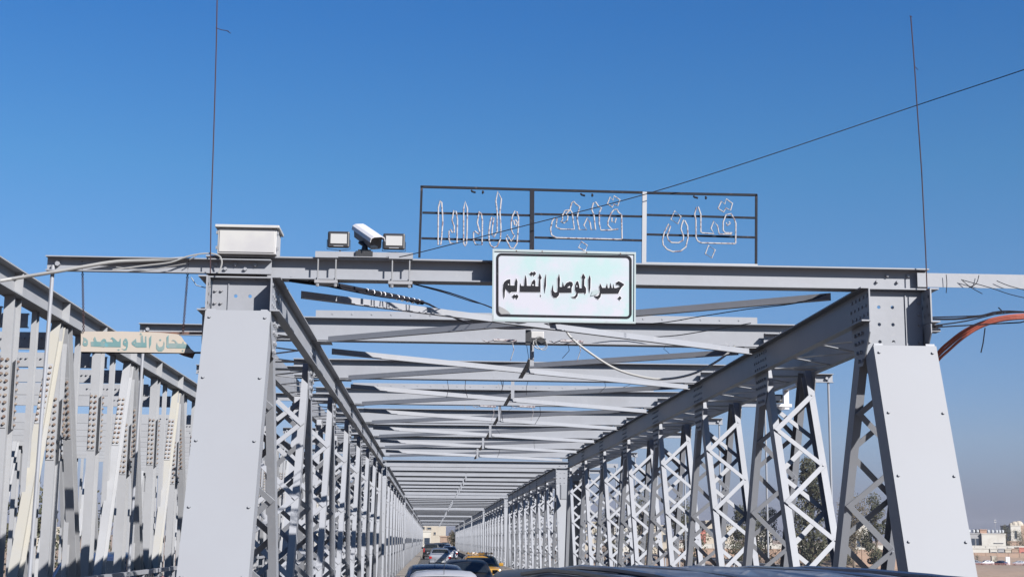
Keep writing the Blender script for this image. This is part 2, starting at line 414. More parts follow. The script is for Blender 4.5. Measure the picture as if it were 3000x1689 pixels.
        if k < NP and not far:
            for x0, x1, zz in ((XR-.28, XL+.28, 4.845), (XL+.28, XR-.28, 4.76)):
                mb = MB(); t = .01
                pa, pb = V((x0, y+.32, zz+.045)), V((x1, y+P-.38, zz+.045)); s_ = V((0,0,1))
                if x0 < x1: mb.ext(pa, pb, s_, [(-.045,0),(.045,0),(.045,t),(-.035,t),(-.035,.075),(-.045,.075)])
                else: mb.ext(pa, pb, s_, [(-.045,0),(-.045,-.075),(-.035,-.075),(-.035,-t),(.045,-t),(.045,0)])
                mb.build('lateral_brace', M['paint'], root)
                for e in (0, 1):
                    pass
        if k > 0 and not far:
            for xi, sg in SIDES:            # small plates where the bracing meets the chord
                mb = MB(); mb.box(min(xi-sg*.02, xi-sg*.30), max(xi-sg*.02, xi-sg*.30), y-.20, y+.20, 4.885, 4.895); mb.build('lateral_plate', M['paint'], root)
    for k in range(1, NP):                  # hanging strut down the middle
        mb = MB(); e_ = TN[k]+2.7; mb.box(1.40, 1.47, TN[k]+.09, e_, 4.70, 4.71); mb.box(1.462, 1.47, TN[k]+.09, e_, 4.711, 4.78)
        mb.box(1.405, 1.465, TN[k]-.09, TN[k]-.082, 4.58, ZB0+.01)
        mb.build('centre_strut', M['paint'], root)
    # hangers and railings of the side walkways
    for k in range(NP+1):
        for xx, lean in ((xc0+.07, -.12), (xc1-.09, .0)):
            mb = MB(); mb.tube([(xx, TN[k]-.10, 5.02), (xx+lean*.5, TN[k]-.10, .0)], .022, 8); mb.build('hanger_rod', M['paint'], root)
    for xx in (xc0+.02, xc1-.04):
        mb = MB(); mb.box(xx-.03, xx+.03, T0-1.8, TN[-1]+3.2, 1.50, 1.56); mb.box(xx-.02, xx+.02, T0-1.8, TN[-1]+3.2, .82, .86); mb.box(xx-.02, xx+.02, T0-1.8, TN[-1]+3.2, .30, .34)
        y = T0-1.7
        while y < TN[-1]+3: mb.box(xx-.02, xx+.02, y, y+.04, .021, 1.499); y += 1.3
        mb.build('walkway_railing', M['paint'], root)
ordn = ['nearest truss span of the long steel bridge, its two plated end posts framing the photo',
        'second truss span of the bridge, starting right behind the nearest one',
        'third truss span of the bridge, midway down the tunnel of beams',
        'fourth truss span of the bridge, beyond the third portal',
        'fifth truss span of the bridge, far down the tunnel',
        'sixth truss span of the bridge, last but one before the street',
        'farthest truss span of the bridge, its dark end beam over the street opening']
r0 = thing('truss_span', SPO, ordn[0], 'bridge span', 'truss spans of the road bridge')
span(r0)
for o in list(bpy.data.objects):
    if o.parent: KID.setdefault(o.parent.name, []).append(o)
for o in list(bpy.data.objects): KID.setdefault(o.name, [])
for k in range(1, 7):
    if k == 1:
        c = r1 = thing('truss_span', SPO, ordn[1], 'bridge span', 'truss spans of the road bridge'); span(r1, True)
        for o in list(bpy.data.objects):
            if o.parent and o.name not in KID.get(o.parent.name, []): pass
        KID.clear()
        for o in list(bpy.data.objects):
            if o.parent: KID.setdefault(o.parent.name, []).append(o)
        for o in list(bpy.data.objects): KID.setdefault(o.name, [])
    else: c = copy_tree(r1)
    c['label'] = ordn[k]
    c.location = SPO+V((0, PER*k, gz(14.2+PER*k+20)+.06)); c.rotation_euler = (-GR, 0, 0)

# cylindrical piers under the joints
for k in range(1, 8):
    y = 14.2+PER*k-1.0; r = None
    mb = MB(); mb.box(-3.2, 6.4, y-1.0, y+1.0, -11.0, -1.9); mb.box(-3.6, 6.8, y-1.3, y+1.3, -1.88, -1.0)
    if k in (1,): tag(mb.build('bridge_pier', M['concrete'], origin=(1.5, y, -11)), 'grey concrete pier carrying the joint behind the nearest truss span', 'pier', 'bridge piers in the river')

# ---- the parallel bridge on the left, rolled H sections
XA, XB_, ZL, SP = -5.90, -13.9, 5.70, 2.63
def spl(mb, c0, ax, pn, sn, hf, hw):
    """bolted splice plate on a flange: plate, then two columns of bolt heads"""
    mb.cur = 0; mb.bar(c0, c0+ax*1.0, sn, hw*2, .010)
    mb.cur = 1
    for q in range(10):
        for e in (-1, 1): bolt(mb, c0+ax*(.06+q*.098)+sn*(e*hw*.60)+pn*.005, pn, .022, .030)
def side_span(root, y0, y1):
    n = int((y1-y0)/SP)
    for X, nm in ((XA, 0), (XB_, 1)):
        mb = MB(); zc = ZL-.18
        mb.ext((X, y0, zc), (X, y1, zc), (1,0,0), ibeam(.27, .36, .020, .014))
        for k in range(n+1):
            y = y0+.1+k*SP
            mb.box(X+.008, X+.125, y-.007, y+.007, zc-.158, zc+.158); mb.box(X-.125, X-.008, y-.007, y+.007, zc-.158, zc+.158)
        mb.build('top_chord', M['oldpaint'], root)
        for k in range(n+1):
            y = y0+.1+k*SP; mb = MB()
            mb.ext((X, y, ZL-.365), (X, y, -.3), (1,0,0), ibeam(.145, .33, .013, .011))
            ob = mb.build('post', M['oldpaint'], root)
            if nm == 0 and k < 16:
                mb = MB(); hi = 4.20 if k % 2 == 0 else 4.50
                spl(mb, V((X, y-.171, hi)), V((0,0,-1)), V((0,-1,0)), V((1,0,0)), 0, .062)
                mb.cur = 0; mb.box(X+.074, X+.084, y+.07, y+.16, hi-1, hi); mb.cur = 1
                for q in range(10): bolt(mb, (X+.084, y+.115, hi-.06-q*.098), (1,0,0), .018, .028)
                mb.build('splice_plate', [M['oldpaint'], M['rustbolt']], ob)
            if k < n:
                mb = MB(); mb.ext((X-.04, y+SP/2, ZL-.365), (X-.04, y+SP/2, -.3), (1,0,0), ibeam(.075, .15, .010, .008)); mb.build('slim_post', M['oldpaint'], root)
            if k % 2 == 0:
                for s in (-1, 1):
                    if k == 0 and s < 0: continue
                    mb = MB(); A_, B2 = V((X+.02, y+s*.20, ZL-.38)), V((X+.02, y+s*2.38, -.25)); d = (B2-A_).normalized(); pn = V((1,0,0)).cross(d).normalized()
                    if pn.y > 0: pn = -pn
                    mb.ext(A_, B2, (1,0,0), ibeam(.14, .29, .013, .011))
                    ob = mb.build('diagonal', M['cream'] if s < 0 and k % 4 == 2 else M['oldpaint'], root)
                    if nm == 0 and k < 14:
                        mb = MB(); spl(mb, A_+d*.80+pn*.151, d, pn, V((1,0,0)), 0, .060)
                        mb.build('splice_plate', [M['oldpaint'], M['rustbolt']], ob)
    for k in range(int((y1-y0)/(SP/2))+1):
        y = y0+.1+k*SP/2; zc = ZL-.50-(.0 if k % 2 else .12)
        if y0+16.8 < y < y0+20.8: continue
        if k % 2 == 1 and k > 26: continue
        mb = MB(); mb.ext((XB_+.02, y, zc), (XA-.15, y, zc), (0,1,0), chan(.21 if k % 2 else .25, .08, .012))
        for xx in range(14): bolt(mb, (XA-.3-xx*.085, y-.016, zc+.03), (0,-1,0), .018, .022)
        mb.build('cross_beam', M['oldpaint'], root)
    for X in (XA+.2, XB_-.2):
        mb = MB(); mb.box(X-.03, X+.03, y0, y1, 1.02, 1.08); mb.box(X-.02, X+.02, y0, y1, .55, .59)
        mb.build('railing', M['oldpaint'], root)
    mb = MB(); mb.box(XB_+.14, XA-.14, y0, y1, -.40, -.02); mb.build('deck', M['asphalt'], root)
    for X in (XA, XB_):
        mb = MB(); mb.ext((X, y0, -.42), (X, y1, -.42), (1,0,0), ibeam(.22, .30, .016, .012)); mb.build('bottom_chord', M['oldpaint'], root)
for i, (a, b, lb) in enumerate(((17.4, 70.2, 'parallel riveted steel bridge on the left with rusty bolt plates, its near span'), (70.7, 123.5, 'second span of the parallel left bridge, seen behind the lattice'))):
    r = thing('side_bridge_span', (-9.9, a, 0), lb, 'bridge span', 'spans of the parallel left bridge')
    side_span(r, a, b)
for y in (54.9, 97):
    pass

# ================================================================== BACKGROUND
def leaf_blob(mb, c, rx, ry, rz, n, s, droop=.0):
    for _ in range(n):
        while True:
            p = V((random.uniform(-1,1), random.uniform(-1,1), random.uniform(-1,1)))
            if p.length < 1: break
        p = p.normalized()*(p.length**.55)
        q = V(c)+V((p.x*rx, p.y*ry, p.z*rz)); u = V((random.gauss(0,1), random.gauss(0,1), random.gauss(0,1))).normalized(); v = u.orthogonal().normalized()
        a = s*random.uniform(.6, 1.4); b = a*random.uniform(.35, .8)
        mb.add([q-u*a-v*b*.3, q+v*b, q+u*a+v*b*.2, q-v*b], [(0,1,2,3)])
def tree(x, y, z, h, wd, label, kind='tall', n=4200, mt='leaf', group='trees on the far bank', name='tree'):
    r = thing(name, (x, y, z), label, 'tree', group)
    mb = MB(); pts = [V((x, y, z))]; 
    for k in range(1, 6): pts.append(V((x+random.uniform(-.04,.04)*h*.6, y+random.uniform(-.03,.03)*h, z+h*.85*k/5)))
    for k in range(5): mb.cone(pts[k], pts[k+1], h*.022*(1-k*.17), h*.022*(1-(k+1)*.17), 7)
    crown = MB(); cl = 34 if kind == 'tall' else 22
    per = n//cl; s = h*.011+.05
    for k in range(cl):
        t = (k+.5)/cl
        if kind == 'tall':
            zz = z+h*(.06+.90*t); rad = wd/2*(math.sin(min(1, .25+t*.8)*math.pi)**.45)*random.uniform(.3, 1.1)
        else:
            zz = z+h*(.10+.82*t); rad = wd/2*(math.sin(min(1, .22+t*.76)*math.pi)**.5)*random.uniform(.25, 1.1)
        an = random.uniform(0, 6.28); c = V((x+math.cos(an)*rad*.85, y+math.sin(an)*rad*.85, zz))
        b = pts[min(4, max(0, int(t*4.2)))]
        mb.cone(b, c, h*.006, h*.002, 5)
        sz = wd*random.uniform(.12, .30); leaf_blob(crown, c, sz, sz, sz*random.uniform(.7, 1.5), int(per*random.uniform(.6, 1.5)), s)
    mb.build('trunk', M['bark'], r); crown.build('crown', M[mt], r)
    return r
def farpt(px, Y): 
    p = at(px, 1570, Y); return p.x
def tr(px, ytop, Y, wpx, label, **k):
    x = farpt(px, Y); z = hgt(x, Y); zt = at(px, ytop, Y).z; tree(x, Y, z, zt-z, wpx*Y/4200, label, **k)
tr(2375, 1345, 352, 120, 'tall dark eucalyptus seen between the first pair of web members right of centre', n=6500)
tr(2500, 1455, 372, 130, 'reddish grey tree behind the near right end post', kind='round', mt='leaf2')
tr(2565, 1445, 375, 80, 'dark thin-topped tree just left of the plated right end post', kind='round')
tr(2440, 1530, 365, 110, 'low dark bushy tree beside the tall eucalyptus', kind='round', n=2200)
tr(2240, 1480, 360, 120, 'small dark tree left of the tall eucalyptus', kind='round')
tr(2178, 1475, 350, 110, 'wide dark tree in front of the cream block on the bank', kind='round')
tr(2005, 1470, 340, 120, 'dark tree with green patches left of the red kiosk', kind='round')
tr(1880, 1450, 345, 110, 'tall narrow dark tree far down the right lattice', n=2200)
tr(1780, 1490, 350, 110, 'dark rounded tree right of the grey portal post', kind='round', n=2200)
tr(1340, 1548, 345, 34, 'dark tree on the right side of the street beyond the bridge', kind='round', n=2600)
tr(1325, 1553, 370, 30, 'green tree behind the dark street tree at the bridge end', kind='round', n=1800, mt='leaf2')
tr(2948, 1533, 545, 34, 'grey green tree beside the cream arched house, far right', kind='round', n=1500)
tr(2988, 1550, 548, 56, 'dark tree in front of the cream arched house, far right', kind='round', n=2200)
tr(2860, 1622, 470, 24, 'low bush behind the parked cars, far right', kind='round', n=700)
tr(2912, 1628, 468, 16, 'small bush by the tan gate pier, far right', kind='round', n=500)
for px, yt, Y, wp, lb in ((80, 1400, 180, 160, 'dark tree behind the parallel bridge near the left edge'), (300, 1440, 230, 150, 'dark tree behind the parallel bridge left of the end post'), (820, 1500, 335, 90, 'dark tree glimpsed through the left lattice'), (930, 1520, 350, 80, 'dull green tree farther down behind the left lattice')):
    tr(px, yt, Y, wp, lb, kind='round', group='trees behind the left lattice', n=2000)

def building(px0, px1, ytop, Y, depth, m, label, wins=None, z0=None, name='house', roof=None, group='buildings on the far bank', cat='house'):
    x0, x1 = farpt(px0, Y), farpt(px1, Y); z0 = hgt((x0+x1)/2, Y)-.3 if z0 is None else z0; z1 = at((px0+px1)/2, ytop, Y).z
    r = thing(name, ((x0+x1)/2, Y, z0), label, cat, group)
    mb = MB(); mb.box(x0, x1, Y, Y+depth, z0, z1); mb.build('wall', M[m], r)
    mb = MB(); mb.box(x0-.15, x1+.15, Y-.15, Y+depth+.15, z1+.003, z1+.35); mb.build('roof', M[roof or m], r)
    for (a, b, c, d) in (wins or []):  # windows       # fractions of the face
        xa, xb = x0+(x1-x0)*a, x0+(x1-x0)*b; za, zb_ = z0+(z1-z0)*c, z0+(z1-z0)*d
        mb = MB(); t = .12; mb.box(xa-t, xb+t, Y-.10, Y-.003, zb_, zb_+t); mb.box(xa-t, xb+t, Y-.14, Y-.003, za-t, za); mb.box(xa-t, xa, Y-.10, Y-.003, za, zb_); mb.box(xb, xb+t, Y-.10, Y-.003, za, zb_)
        o = mb.build('window', M[m], r)
        mb = MB(); mb.box(xa, xb, Y-.05, Y-.004, za, zb_); mb.build('pane', M['winglass'], o)
    return r, x0, x1, z0, z1
W2 = [(.15,.30,.45,.7),(.42,.58,.45,.7),(.70,.85,.45,.7)]
# far right: the low white block with tanks on its roof
rb, x0, x1, z0, z1 = building(2876, 2946, 1564, 520, 16, 'wallw', 'long cream flat-roofed building with a row of water tanks, far right', None, name='flat_roofed_building')
mb = MB(); mb.box(x0+(x1-x0)*.5, x0+(x1-x0)*.9, 519.7, 519.997, z0+(z1-z0)*.56, z0+(z1-z0)*.59); mb.build('ledge', M['concrete'], rb)
rg, gx0, gx1, gz0, gz1 = building(2826, 2875.5, 1563, 521, 15, 'concrete', 'grey wing with dark windows left of the cream tank building', [(.10,.32,.30,.78),(.38,.60,.30,.78),(.66,.88,.30,.78)], name='flat_roofed_building')
building(2872, 2892, 1552, 526, 5, 'brick', 'small brown brick stair hut on the roof of the cream tank building', name='stair_hut', z0=z1+.36)
for i, px in enumerate((2896, 2908, 2920, 2929, 2938, 2840, 2853, 2864)):
    x = farpt(px, 523); z = (z1 if px > 2876 else gz1)+.36
    r = thing('water_tank', (x, 523, z), ['first white roof tank right of the brick stair hut','second white roof tank from the stair hut','third white roof tank, middle of the cream roof','fourth white roof tank from the stair hut','white roof tank at the right end of the cream roof','white tank at the left end of the grey wing roof','white tank in the middle of the grey wing roof','white tank on the grey wing next to the stair hut'][i], 'water tank', 'water tanks on the flat roofs')
    mb = MB(); mb.cone((x, 523, z+.35), (x, 523, z+1.15), .50, .50, 12); mb.cone((x, 523, z+1.15), (x, 523, z+1.32), .50, .2, 12); mb.build('tank', M['tank'], r)
    mb = MB()
    for a, b in ((-.35,-.35),(.35,-.35),(.35,.35),(-.35,.35)): mb.box(x+a-.04, x+a+.04, 523+b-.04, 523+b+.04, z, z+.35)
    mb.build('stand', M['concrete'], r)
# arched cream house
r, x0, x1, z0, z1 = building(2962, 2992, 1540, 660, 12, 'wallw', 'cream house with a round arch and domed turrets, far right', [(.35,.6,.45,.8)], name='arched_house')
mb = MB()
for px, rr in ((2964, 1.2), (2974, 1.9), (2986, 2.2)):
    x = farpt(px, 662); 
    for k in range(5):
        a0, a1 = k*math.pi/10, (k+1)*math.pi/10
        mb.cone((x, 662, z1+.36+rr*math.sin(a0)), (x, 662, z1+.36+rr*math.sin(a1)), rr*math.cos(a0), max(.02, rr*math.cos(a1)), 12)
mb.build('dome', M['wall'], r)
building(2990, 3080, 1536, 665, 12, 'walltan', 'tan block behind the arched house at the right edge', W2)
building(2950, 3010, 1586, 560, 8, 'walltan', 'low brown shed right of the cream tank building', name='shed')
# boundary wall and stalls below them
def wallrun(name, px0, px1, Y, yt, m, label, cat='wall'):
    x0, x1 = farpt(px0, Y), farpt(px1, Y); z0 = min(hgt(x0, Y), hgt(x1, Y))-.4; z1 = at((px0+px1)/2, yt, Y).z
    mb = MB(); mb.box(x0, x1, Y, Y+.3, z0, z1); mb.box(x0-.06, x1+.06, Y-.06, Y+.36, z1+.002, z1+.12)
    k = x0
    while k < x1: mb.box(k, k+.35, Y-.10, Y-.002, z0, z1); k += 4
    return tag(mb.build(name, M[m], origin=((x0+x1)/2, Y, z0)), label, cat, 'walls on the far bank')
wallrun('boundary_wall', 2822, 3060, 515, 1598, 'wallw', 'long white boundary wall in front of the cream tank building')
wallrun('boundary_wall', 1960, 2190, 392, 1592, 'wallw', 'white boundary wall seen low through the right lattice')
wallrun('boundary_wall', 2250, 2800, 440, 1596, 'wallw', 'pale boundary wall behind the eucalyptus')
wallrun('parapet', 2820, 3080, 500, 1619, 'walltan', 'low pinkish parapet above the parked cars, far right')
wallrun('parapet', 1960, 2700, 385, 1608, 'walltan', 'low pinkish parapet on the bank behind the right lattice')
for i, (a, b, yt, m, lb) in enumerate(((2843, 2895, 1606, 'wallw', 'white canopy stall left of the blue one'), (2899, 2920, 1608, 'wallw', 'small white stall in the middle of the row'), (2922, 2940, 1608, 'concrete', 'grey stall with a figure-wide gap beside it'), (2943, 2960, 1609, 'wall', 'cream stall next to the tan stall'), (2962, 2982, 1608, 'walltan', 'tan stall next to the red-roofed one'), (2984, 3040, 1605, 'wallred', 'red and yellow stall at the right edge'))):
    building(a, b, yt, 505, 4, m, lb, [(.1,.9,.35,.6)] if i != 0 else None, name='stall', group='stalls along the far bank', cat='stall')
# buildings glimpsed through the right truss
building(2068, 2100, 1527, 400, 10, 'wall', 'narrow cream block right of the red kiosk', [(.3,.7,.6,.8)])
building(2118, 2150, 1538, 405, 14, 'wall', 'cream block with grey roof between two trees', [(.2,.4,.5,.7)], roof='concrete')
building(2045, 2067, 1553, 395, 5, 'wallred', 'small red roadside kiosk', [(.2,.8,.25,.55)], name='kiosk', cat='kiosk')
building(2500, 2545, 1535, 410, 12, 'wallw', 'white house behind the near right end post with a dark window', [(.2,.45,.35,.6),(.6,.8,.35,.6)])
building(2220, 2262, 1548, 412, 12, 'wallw', 'white house left of the tall eucalyptus', W2)
building(1700, 1760, 1530, 400, 12, 'wall', 'cream house down the right lattice beside the grey portal post', W2)
building(1800, 1870, 1535, 405, 12, 'wallw', 'white house low in the middle of the right lattice', W2)
building(1900, 1960, 1540, 410, 12, 'wall', 'cream house between two dark trees in the right lattice', W2)
mb = MB(); x = farpt(2486, 430); zz = hgt(x, 430); mb.cone((x,430,zz), (x,430,zz+16), 1.0, .8, 12); mb.cone((x,430,zz+16), (x,430,zz+16.6), 1.3, 1.3, 12); mb.cone((x,430,zz+16.6), (x,430,zz+20), .65, .55, 12); mb.cone((x,430,zz+20), (x,430,zz+22), .6, .05, 12)
tag(mb.build('minaret', M['wall'], origin=(x,430,zz)), 'slender cream minaret rising over the trees behind the right end post', 'minaret')
# street end beyond the bridge
building(1235, 1262, 1556, 400, 12, 'wallw', 'white shopfront on the left of the street beyond the bridge', [(.3,.9,.2,.6)], z0=-1, group='buildings at the end of the street')
building(1228, 1306, 1530, 430, 14, 'wall', 'cream block with awnings at the end of the street', [(.1,.2,.72,.82),(.3,.45,.72,.80),(.55,.62,.5,.6)], z0=-1, group='buildings at the end of the street')
building(1290, 1322, 1572, 395, 9, 'walltan', 'orange brown shop on the right of the street beyond the bridge', [(.2,.8,.2,.5)], z0=-1, group='buildings at the end of the street')
building(1180, 1234, 1540, 390, 14, 'wallw', 'tall white block just left of the bridge end', W2, z0=-1, group='buildings at the end of the street')
for i, (px0, px1, yt, Y) in enumerate(((60, 200, 1545, 420), (520, 640, 1540, 440), (760, 880, 1542, 400), (960, 1060, 1548, 420))):
    building(px0, px1, yt, Y, 12, 'wall', ['cream house behind the parallel bridge at the left edge', 'cream house hidden behind the left end post', 'cream house glimpsed through the left lattice', 'cream house farther down the left lattice'][i], W2, group='buildings behind the left lattice')
# lamp post on far bank
for k in range(26):                       # loose ends left hanging from the beams
    kk = random.choice((1,1,2,2,3,3,4,5,6)); xx = random.uniform(.2, 4.0) if k % 2 else 1.45+random.uniform(-.25, .3); y = T0+P*kk-.11; z0_ = 4.93 if k % 3 else 5.25
    q = V((xx, y, z0_)); L1 = random.uniform(.12, .5)*(1 if k % 3 else -.5); mb = MB(); mb.tube([q, q+V((random.uniform(-.04,.04), -.01, -L1*.5)), q+V((random.uniform(-.12,.12), -.02, -L1))], random.uniform(.004, .007), 4)
    mb.build('wire_end', M['wire'] if k % 3 else M['wirelight'], r0)
x = farpt(2917, 540); zz = hgt(x, 540); mb = MB(); mb.tube([(x,540,zz),(x,540,zz+11.6)], .06, 6); mb.box(x-.45, x+.45, 539.8, 540.2, zz+11.2, zz+11.5); mb.box(x-.4, x+.4, 539.8, 540.2, zz+12.0, zz+12.3); mb.tube([(x,540,zz+11.6),(x,540,zz+12)], .05, 6)
tag(mb.build('mast', M['galv'], origin=(x,540,zz)), 'thin mast with two white panels above the cream tank building', 'mast')
# gate pier and white board among the parked cars
x = farpt(2909, 472); zz = hgt(x, 472); mb = MB(); mb.box(x-.75, x+.75, 472, 473, zz, zz+2.6); mb.box(x-.85, x+.85, 471.9, 473.1, zz+2.602, zz+2.8)
tag(mb.build('gate_pier', M['wall'], origin=(x,472,zz)), 'square tan pier between the parked cars on the far bank', 'pier')
x = farpt(2949.5, 470); zz = hgt(x, 470); mb = MB(); mb.box(x-.7, x+.7, 470, 470.25, zz+.05, zz+2.6); mb.box(x-.06, x+.06, 470.26, 470.4, zz, zz+2.6)
tag(mb.build('notice_board', M['white'], origin=(x,470,zz)), 'upright white board between two parked cars on the far bank', 'board')
mb = MB(); xa, xb = farpt(2826, 462), farpt(3080, 462); zz = hgt((xa+xb)/2, 462)
mb.box(xa, xb, 462, 462.05, zz+.55, zz+.63); mb.box(xa, xb, 462, 462.05, zz+.25, zz+.31); k = xa
while k < xb: mb.box(k, k+.06, 461.95, 462.1, zz-.3, zz+.65); k += 2
tag(mb.build('red_railing', M['wallred'], origin=(xa,462,zz)), 'low red railing along the edge of the far bank below the parked cars', 'railing')

# ================================================================== VEHICLES
def car(name, x, y, z, rz, paint, label, kind='sedan', group=None, s=1.0, roofcol=None, detail=True):
    """faces +Y; rear towards -Y"""
    H = {'sedan': 1.45, 'suv': 1.72, 'van': 1.98}[kind]; hw = {'sedan': .86, 'suv': .92, 'van': .93}[kind]
    # stations along the body: (y, z low, z belt, z top, half width belt, half width top)
    if kind == 'sedan':
        st = [(-2.22,.42,.78,.80,.74,.66),(-2.15,.28,.88,.95,.82,.74),(-1.75,.24,.92,1.02,.85,.76),(-1.45,.24,.93,1.05,.86,.72),(-1.0,.24,.93,1.37,.86,.60),(-.6,.24,.93,1.44,.86,.60),(.2,.24,.92,1.45,.86,.61),(.6,.24,.91,1.38,.86,.61),(1.25,.24,.90,.99,.85,.74),(1.9,.26,.80,.86,.82,.70),(2.2,.34,.66,.70,.70,.60)]
        gl = [(-1.45,-1.0),(.6,1.25)]; side = (-1.05,.75)
    elif kind == 'suv':
        st = [(-2.25,.45,.95,1.0,.84,.74),(-2.2,.32,1.02,1.15,.89,.74),(-1.95,.30,1.05,1.60,.91,.66),(-1.6,.30,1.05,1.68,.92,.68),(-.6,.30,1.04,1.72,.92,.69),(.1,.30,1.02,1.70,.92,.68),(.5,.30,1.01,1.60,.92,.68),(1.2,.30,1.00,1.10,.91,.78),(2.0,.32,.92,.98,.88,.72),(2.3,.42,.75,.80,.76,.62)]
        gl = [(-2.2,-1.95),(.5,1.2)]; side = (-1.8,.6)
    else:
        st = [(-2.3,.45,1.05,1.1,.86,.76),(-2.26,.32,1.10,1.60,.91,.76),(-2.12,.30,1.12,1.90,.93,.70),(-1.8,.30,1.12,1.955,.93,.72),(-.9,.30,1.10,1.98,.93,.73),(.0,.30,1.08,1.975,.93,.73),(.7,.30,1.06,1.94,.93,.72),(1.0,.30,1.05,1.84,.93,.70),(1.7,.30,1.02,1.12,.92,.78),(2.2,.34,.85,.92,.86,.70),(2.35,.42,.70,.75,.76,.6)]
        gl = [(-2.26,-2.12),(1.0,1.7)]; side = (-1.9,1.1)
    r = thing(name, (0,0,0), label, 'taxi' if 'taxi' in name else ('van' if kind == 'van' else 'car'), group)
    def ring(y_, zl, zb, zt, wb, wt):
        zm = (zl+zb)/2; zs = zb+(zt-zb)*.86
        half = [(0, zl), (wb*.90, zl), (wb, zl+.10), (wb*1.0, zm), (wb*.985, zb), (wt+(wb*.985-wt)*.16, zs), (wt*.90, zt-.012), (wt*.55, zt+.012*(zt > 1.1)), (0, zt+.02*(zt > 1.1))]
        return [V((a, y_, b)) for a, b in half]+[V((-a, y_, b)) for a, b in reversed(half[1:-1])]
    mb = MB(); rings = [ring(*q) for q in st]; n = len(rings[0])
    vs = [p for q in rings for p in q]; fs = []
    for i in range(len(rings)-1): fs += [(i*n+k, i*n+(k+1) % n, (i+1)*n+(k+1) % n, (i+1)*n+k) for k in range(n)]
    fs += [tuple(reversed(range(n))), tuple(range((len(rings)-1)*n, len(rings)*n))]
    mb.add(vs, fs); bo = mb.build('body', paint, r)
    m_ = bo.data; 
    for p in m_.polygons: p.use_smooth = True
    m_.set_sharp_from_angle(angle=R_(38))
    if False:
        bv = bo.modifiers.new('b', 'BEVEL'); bv.width = .03; bv.segments = 2; bv.limit_method = 'ANGLE'; bv.angle_limit = R_(35)
    def sec(yv):
        for i in range(len(st)-1):
            if st[i][0] <= yv <= st[i+1][0]:
                t = (yv-st[i][0])/(st[i+1][0]-st[i][0]); return [st[i][j]+(st[i+1][j]-st[i][j])*t for j in range(6)]
        return st[-1]
    # end screens: quads following the surface, 6 mm proud
    for nm, (ya, yb) in (('rear_window', gl[0]), ('windshield', gl[1])):
        sg_ = -1 if nm == 'rear_window' else 1
        y0_, y1_ = ya+(yb-ya)*.10, ya+(yb-ya)*.92
        a, b = sec(y0_), sec(y1_); e = V((0, sg_*.012, .014))
        mb = MB(); nn = 6; top, bot = (b, a) if sg_ < 0 else (a, b)
        rows = []
        for q, f_ in ((a, .90), (b, .88)):
            rows.append([V((q[5]*f_*(-1+2*k/nn), q[0], q[3]+.016*(1-abs(-1+2*k/nn)**2)))+e for k in range(nn+1)])
        mb.add(rows[0]+rows[1], [(k, k+1, k+nn+2, k+nn+1) for k in range(nn)]); mb.build(nm, M['glass'], r)
    for sx in (1, -1):
        y_ = side[0]; mb = MB(); cuts = 3 if kind != 'sedan' else 2; L_ = (side[1]-side[0])/cuts
        for c_ in range(cuts):
            ya, yb = side[0]+c_*L_+.03, side[0]+(c_+1)*L_-.03; q0, q1 = sec(ya), sec(yb)
            def pt(q, f_):
                zs = q[2]+(q[3]-q[2])*.86; xt = q[5]+(q[4]*.985-q[5])*.16; xb_ = q[4]*.985
                return V((sx*(xb_+(xt-xb_)*f_+.008), q[0], q[2]+(zs-q[2])*f_))
            mb.add([pt(q0,.10), pt(q1,.10), pt(q1,.88), pt(q0,.88)], [(0,1,2,3) if sx > 0 else (3,2,1,0)])
        mb.build('side_window', M['glass'], r)
    for sx in (1, -1):
        for wy in ((-1.35, 1.35) if kind != 'van' else (-1.45, 1.5)):
            mb = MB(); mb.cone((sx*(hw-.20), wy, .32), (sx*(hw+.005), wy, .32), .32, .32, 18); o = mb.build('wheel', M['tyre'], r)
            mb = MB(); mb.cone((sx*(hw+.0055), wy, .32), (sx*(hw+.02), wy, .32), .20, .17, 12); mb.build('rim', M['rim'], o)
    q = st[1]; yr = st[0][0]
    for sx in (1, -1):
        mb = MB(); z_ = q[2]-.12; mb.box(sx*.74-.11, sx*.74+.11, yr-.005, yr+.12, z_-.10, z_+.08) if kind == 'sedan' else mb.box(sx*.80-.07, sx*.80+.07, yr-.01, yr+.12, z_-.12, z_+.30)
        mb.build('tail_light', M['tail'], r, bevel=.015)
        mb = MB(); ye = st[-1][0]; mb.box(sx*.62-.12, sx*.62+.12, ye-.16, ye+.01, .58, .70); mb.build('headlight', M['lampw'], r, bevel=.015)
        if detail:
            mb = MB(); q5 = sec(.75); mb.box(sx*(q5[4]+.09)-.09, sx*(q5[4]+.09)+.09, .66, .74, 1.0 if kind == 'sedan' else 1.12, 1.13 if kind == 'sedan' else 1.30); mb.build('wing_mirror', paint, r, bevel=.02)
    mb = MB(); mb.box(-hw*.92, hw*.92, yr-.06, yr+.06, .36, .52); mb.build('bumper', M['trim'] if kind != 'sedan' else paint, r, bevel=.03)
    mb = MB(); mb.box(-.26, .26, yr-.075, yr-.0605 if True else yr, .40, .51); mb.build('number_plate', M['numplate'], r)
    if detail and kind == 'sedan':
        mb = MB(); mb.tube([(0, st[4][0]+.1, sec(st[4][0]+.1)[3]), (0, st[4][0]-.08, sec(st[4][0]+.1)[3]+.22)], .006, 5); mb.build('aerial', M['trim'], r)
    if kind == 'van':
        for sx in (-.52, -.26, .0, .26, .52):
            mb = MB(); P_ = [V((sx, yy, sec(yy)[3]+.014)) for yy in (-1.75,-1.2,-.6,0,.55)]; mb.tube(P_, .012, 6); mb.build('roof_rib', paint, r)
        for sx in (-.66, .66):
            mb = MB(); P_ = [V((sx, yy, sec(yy)[3]+.002)) for yy in (-1.75,-1.2,-.6,0,.65)]; mb.tube(P_, .012, 6); mb.build('roof_gutter', M['trim'], r)
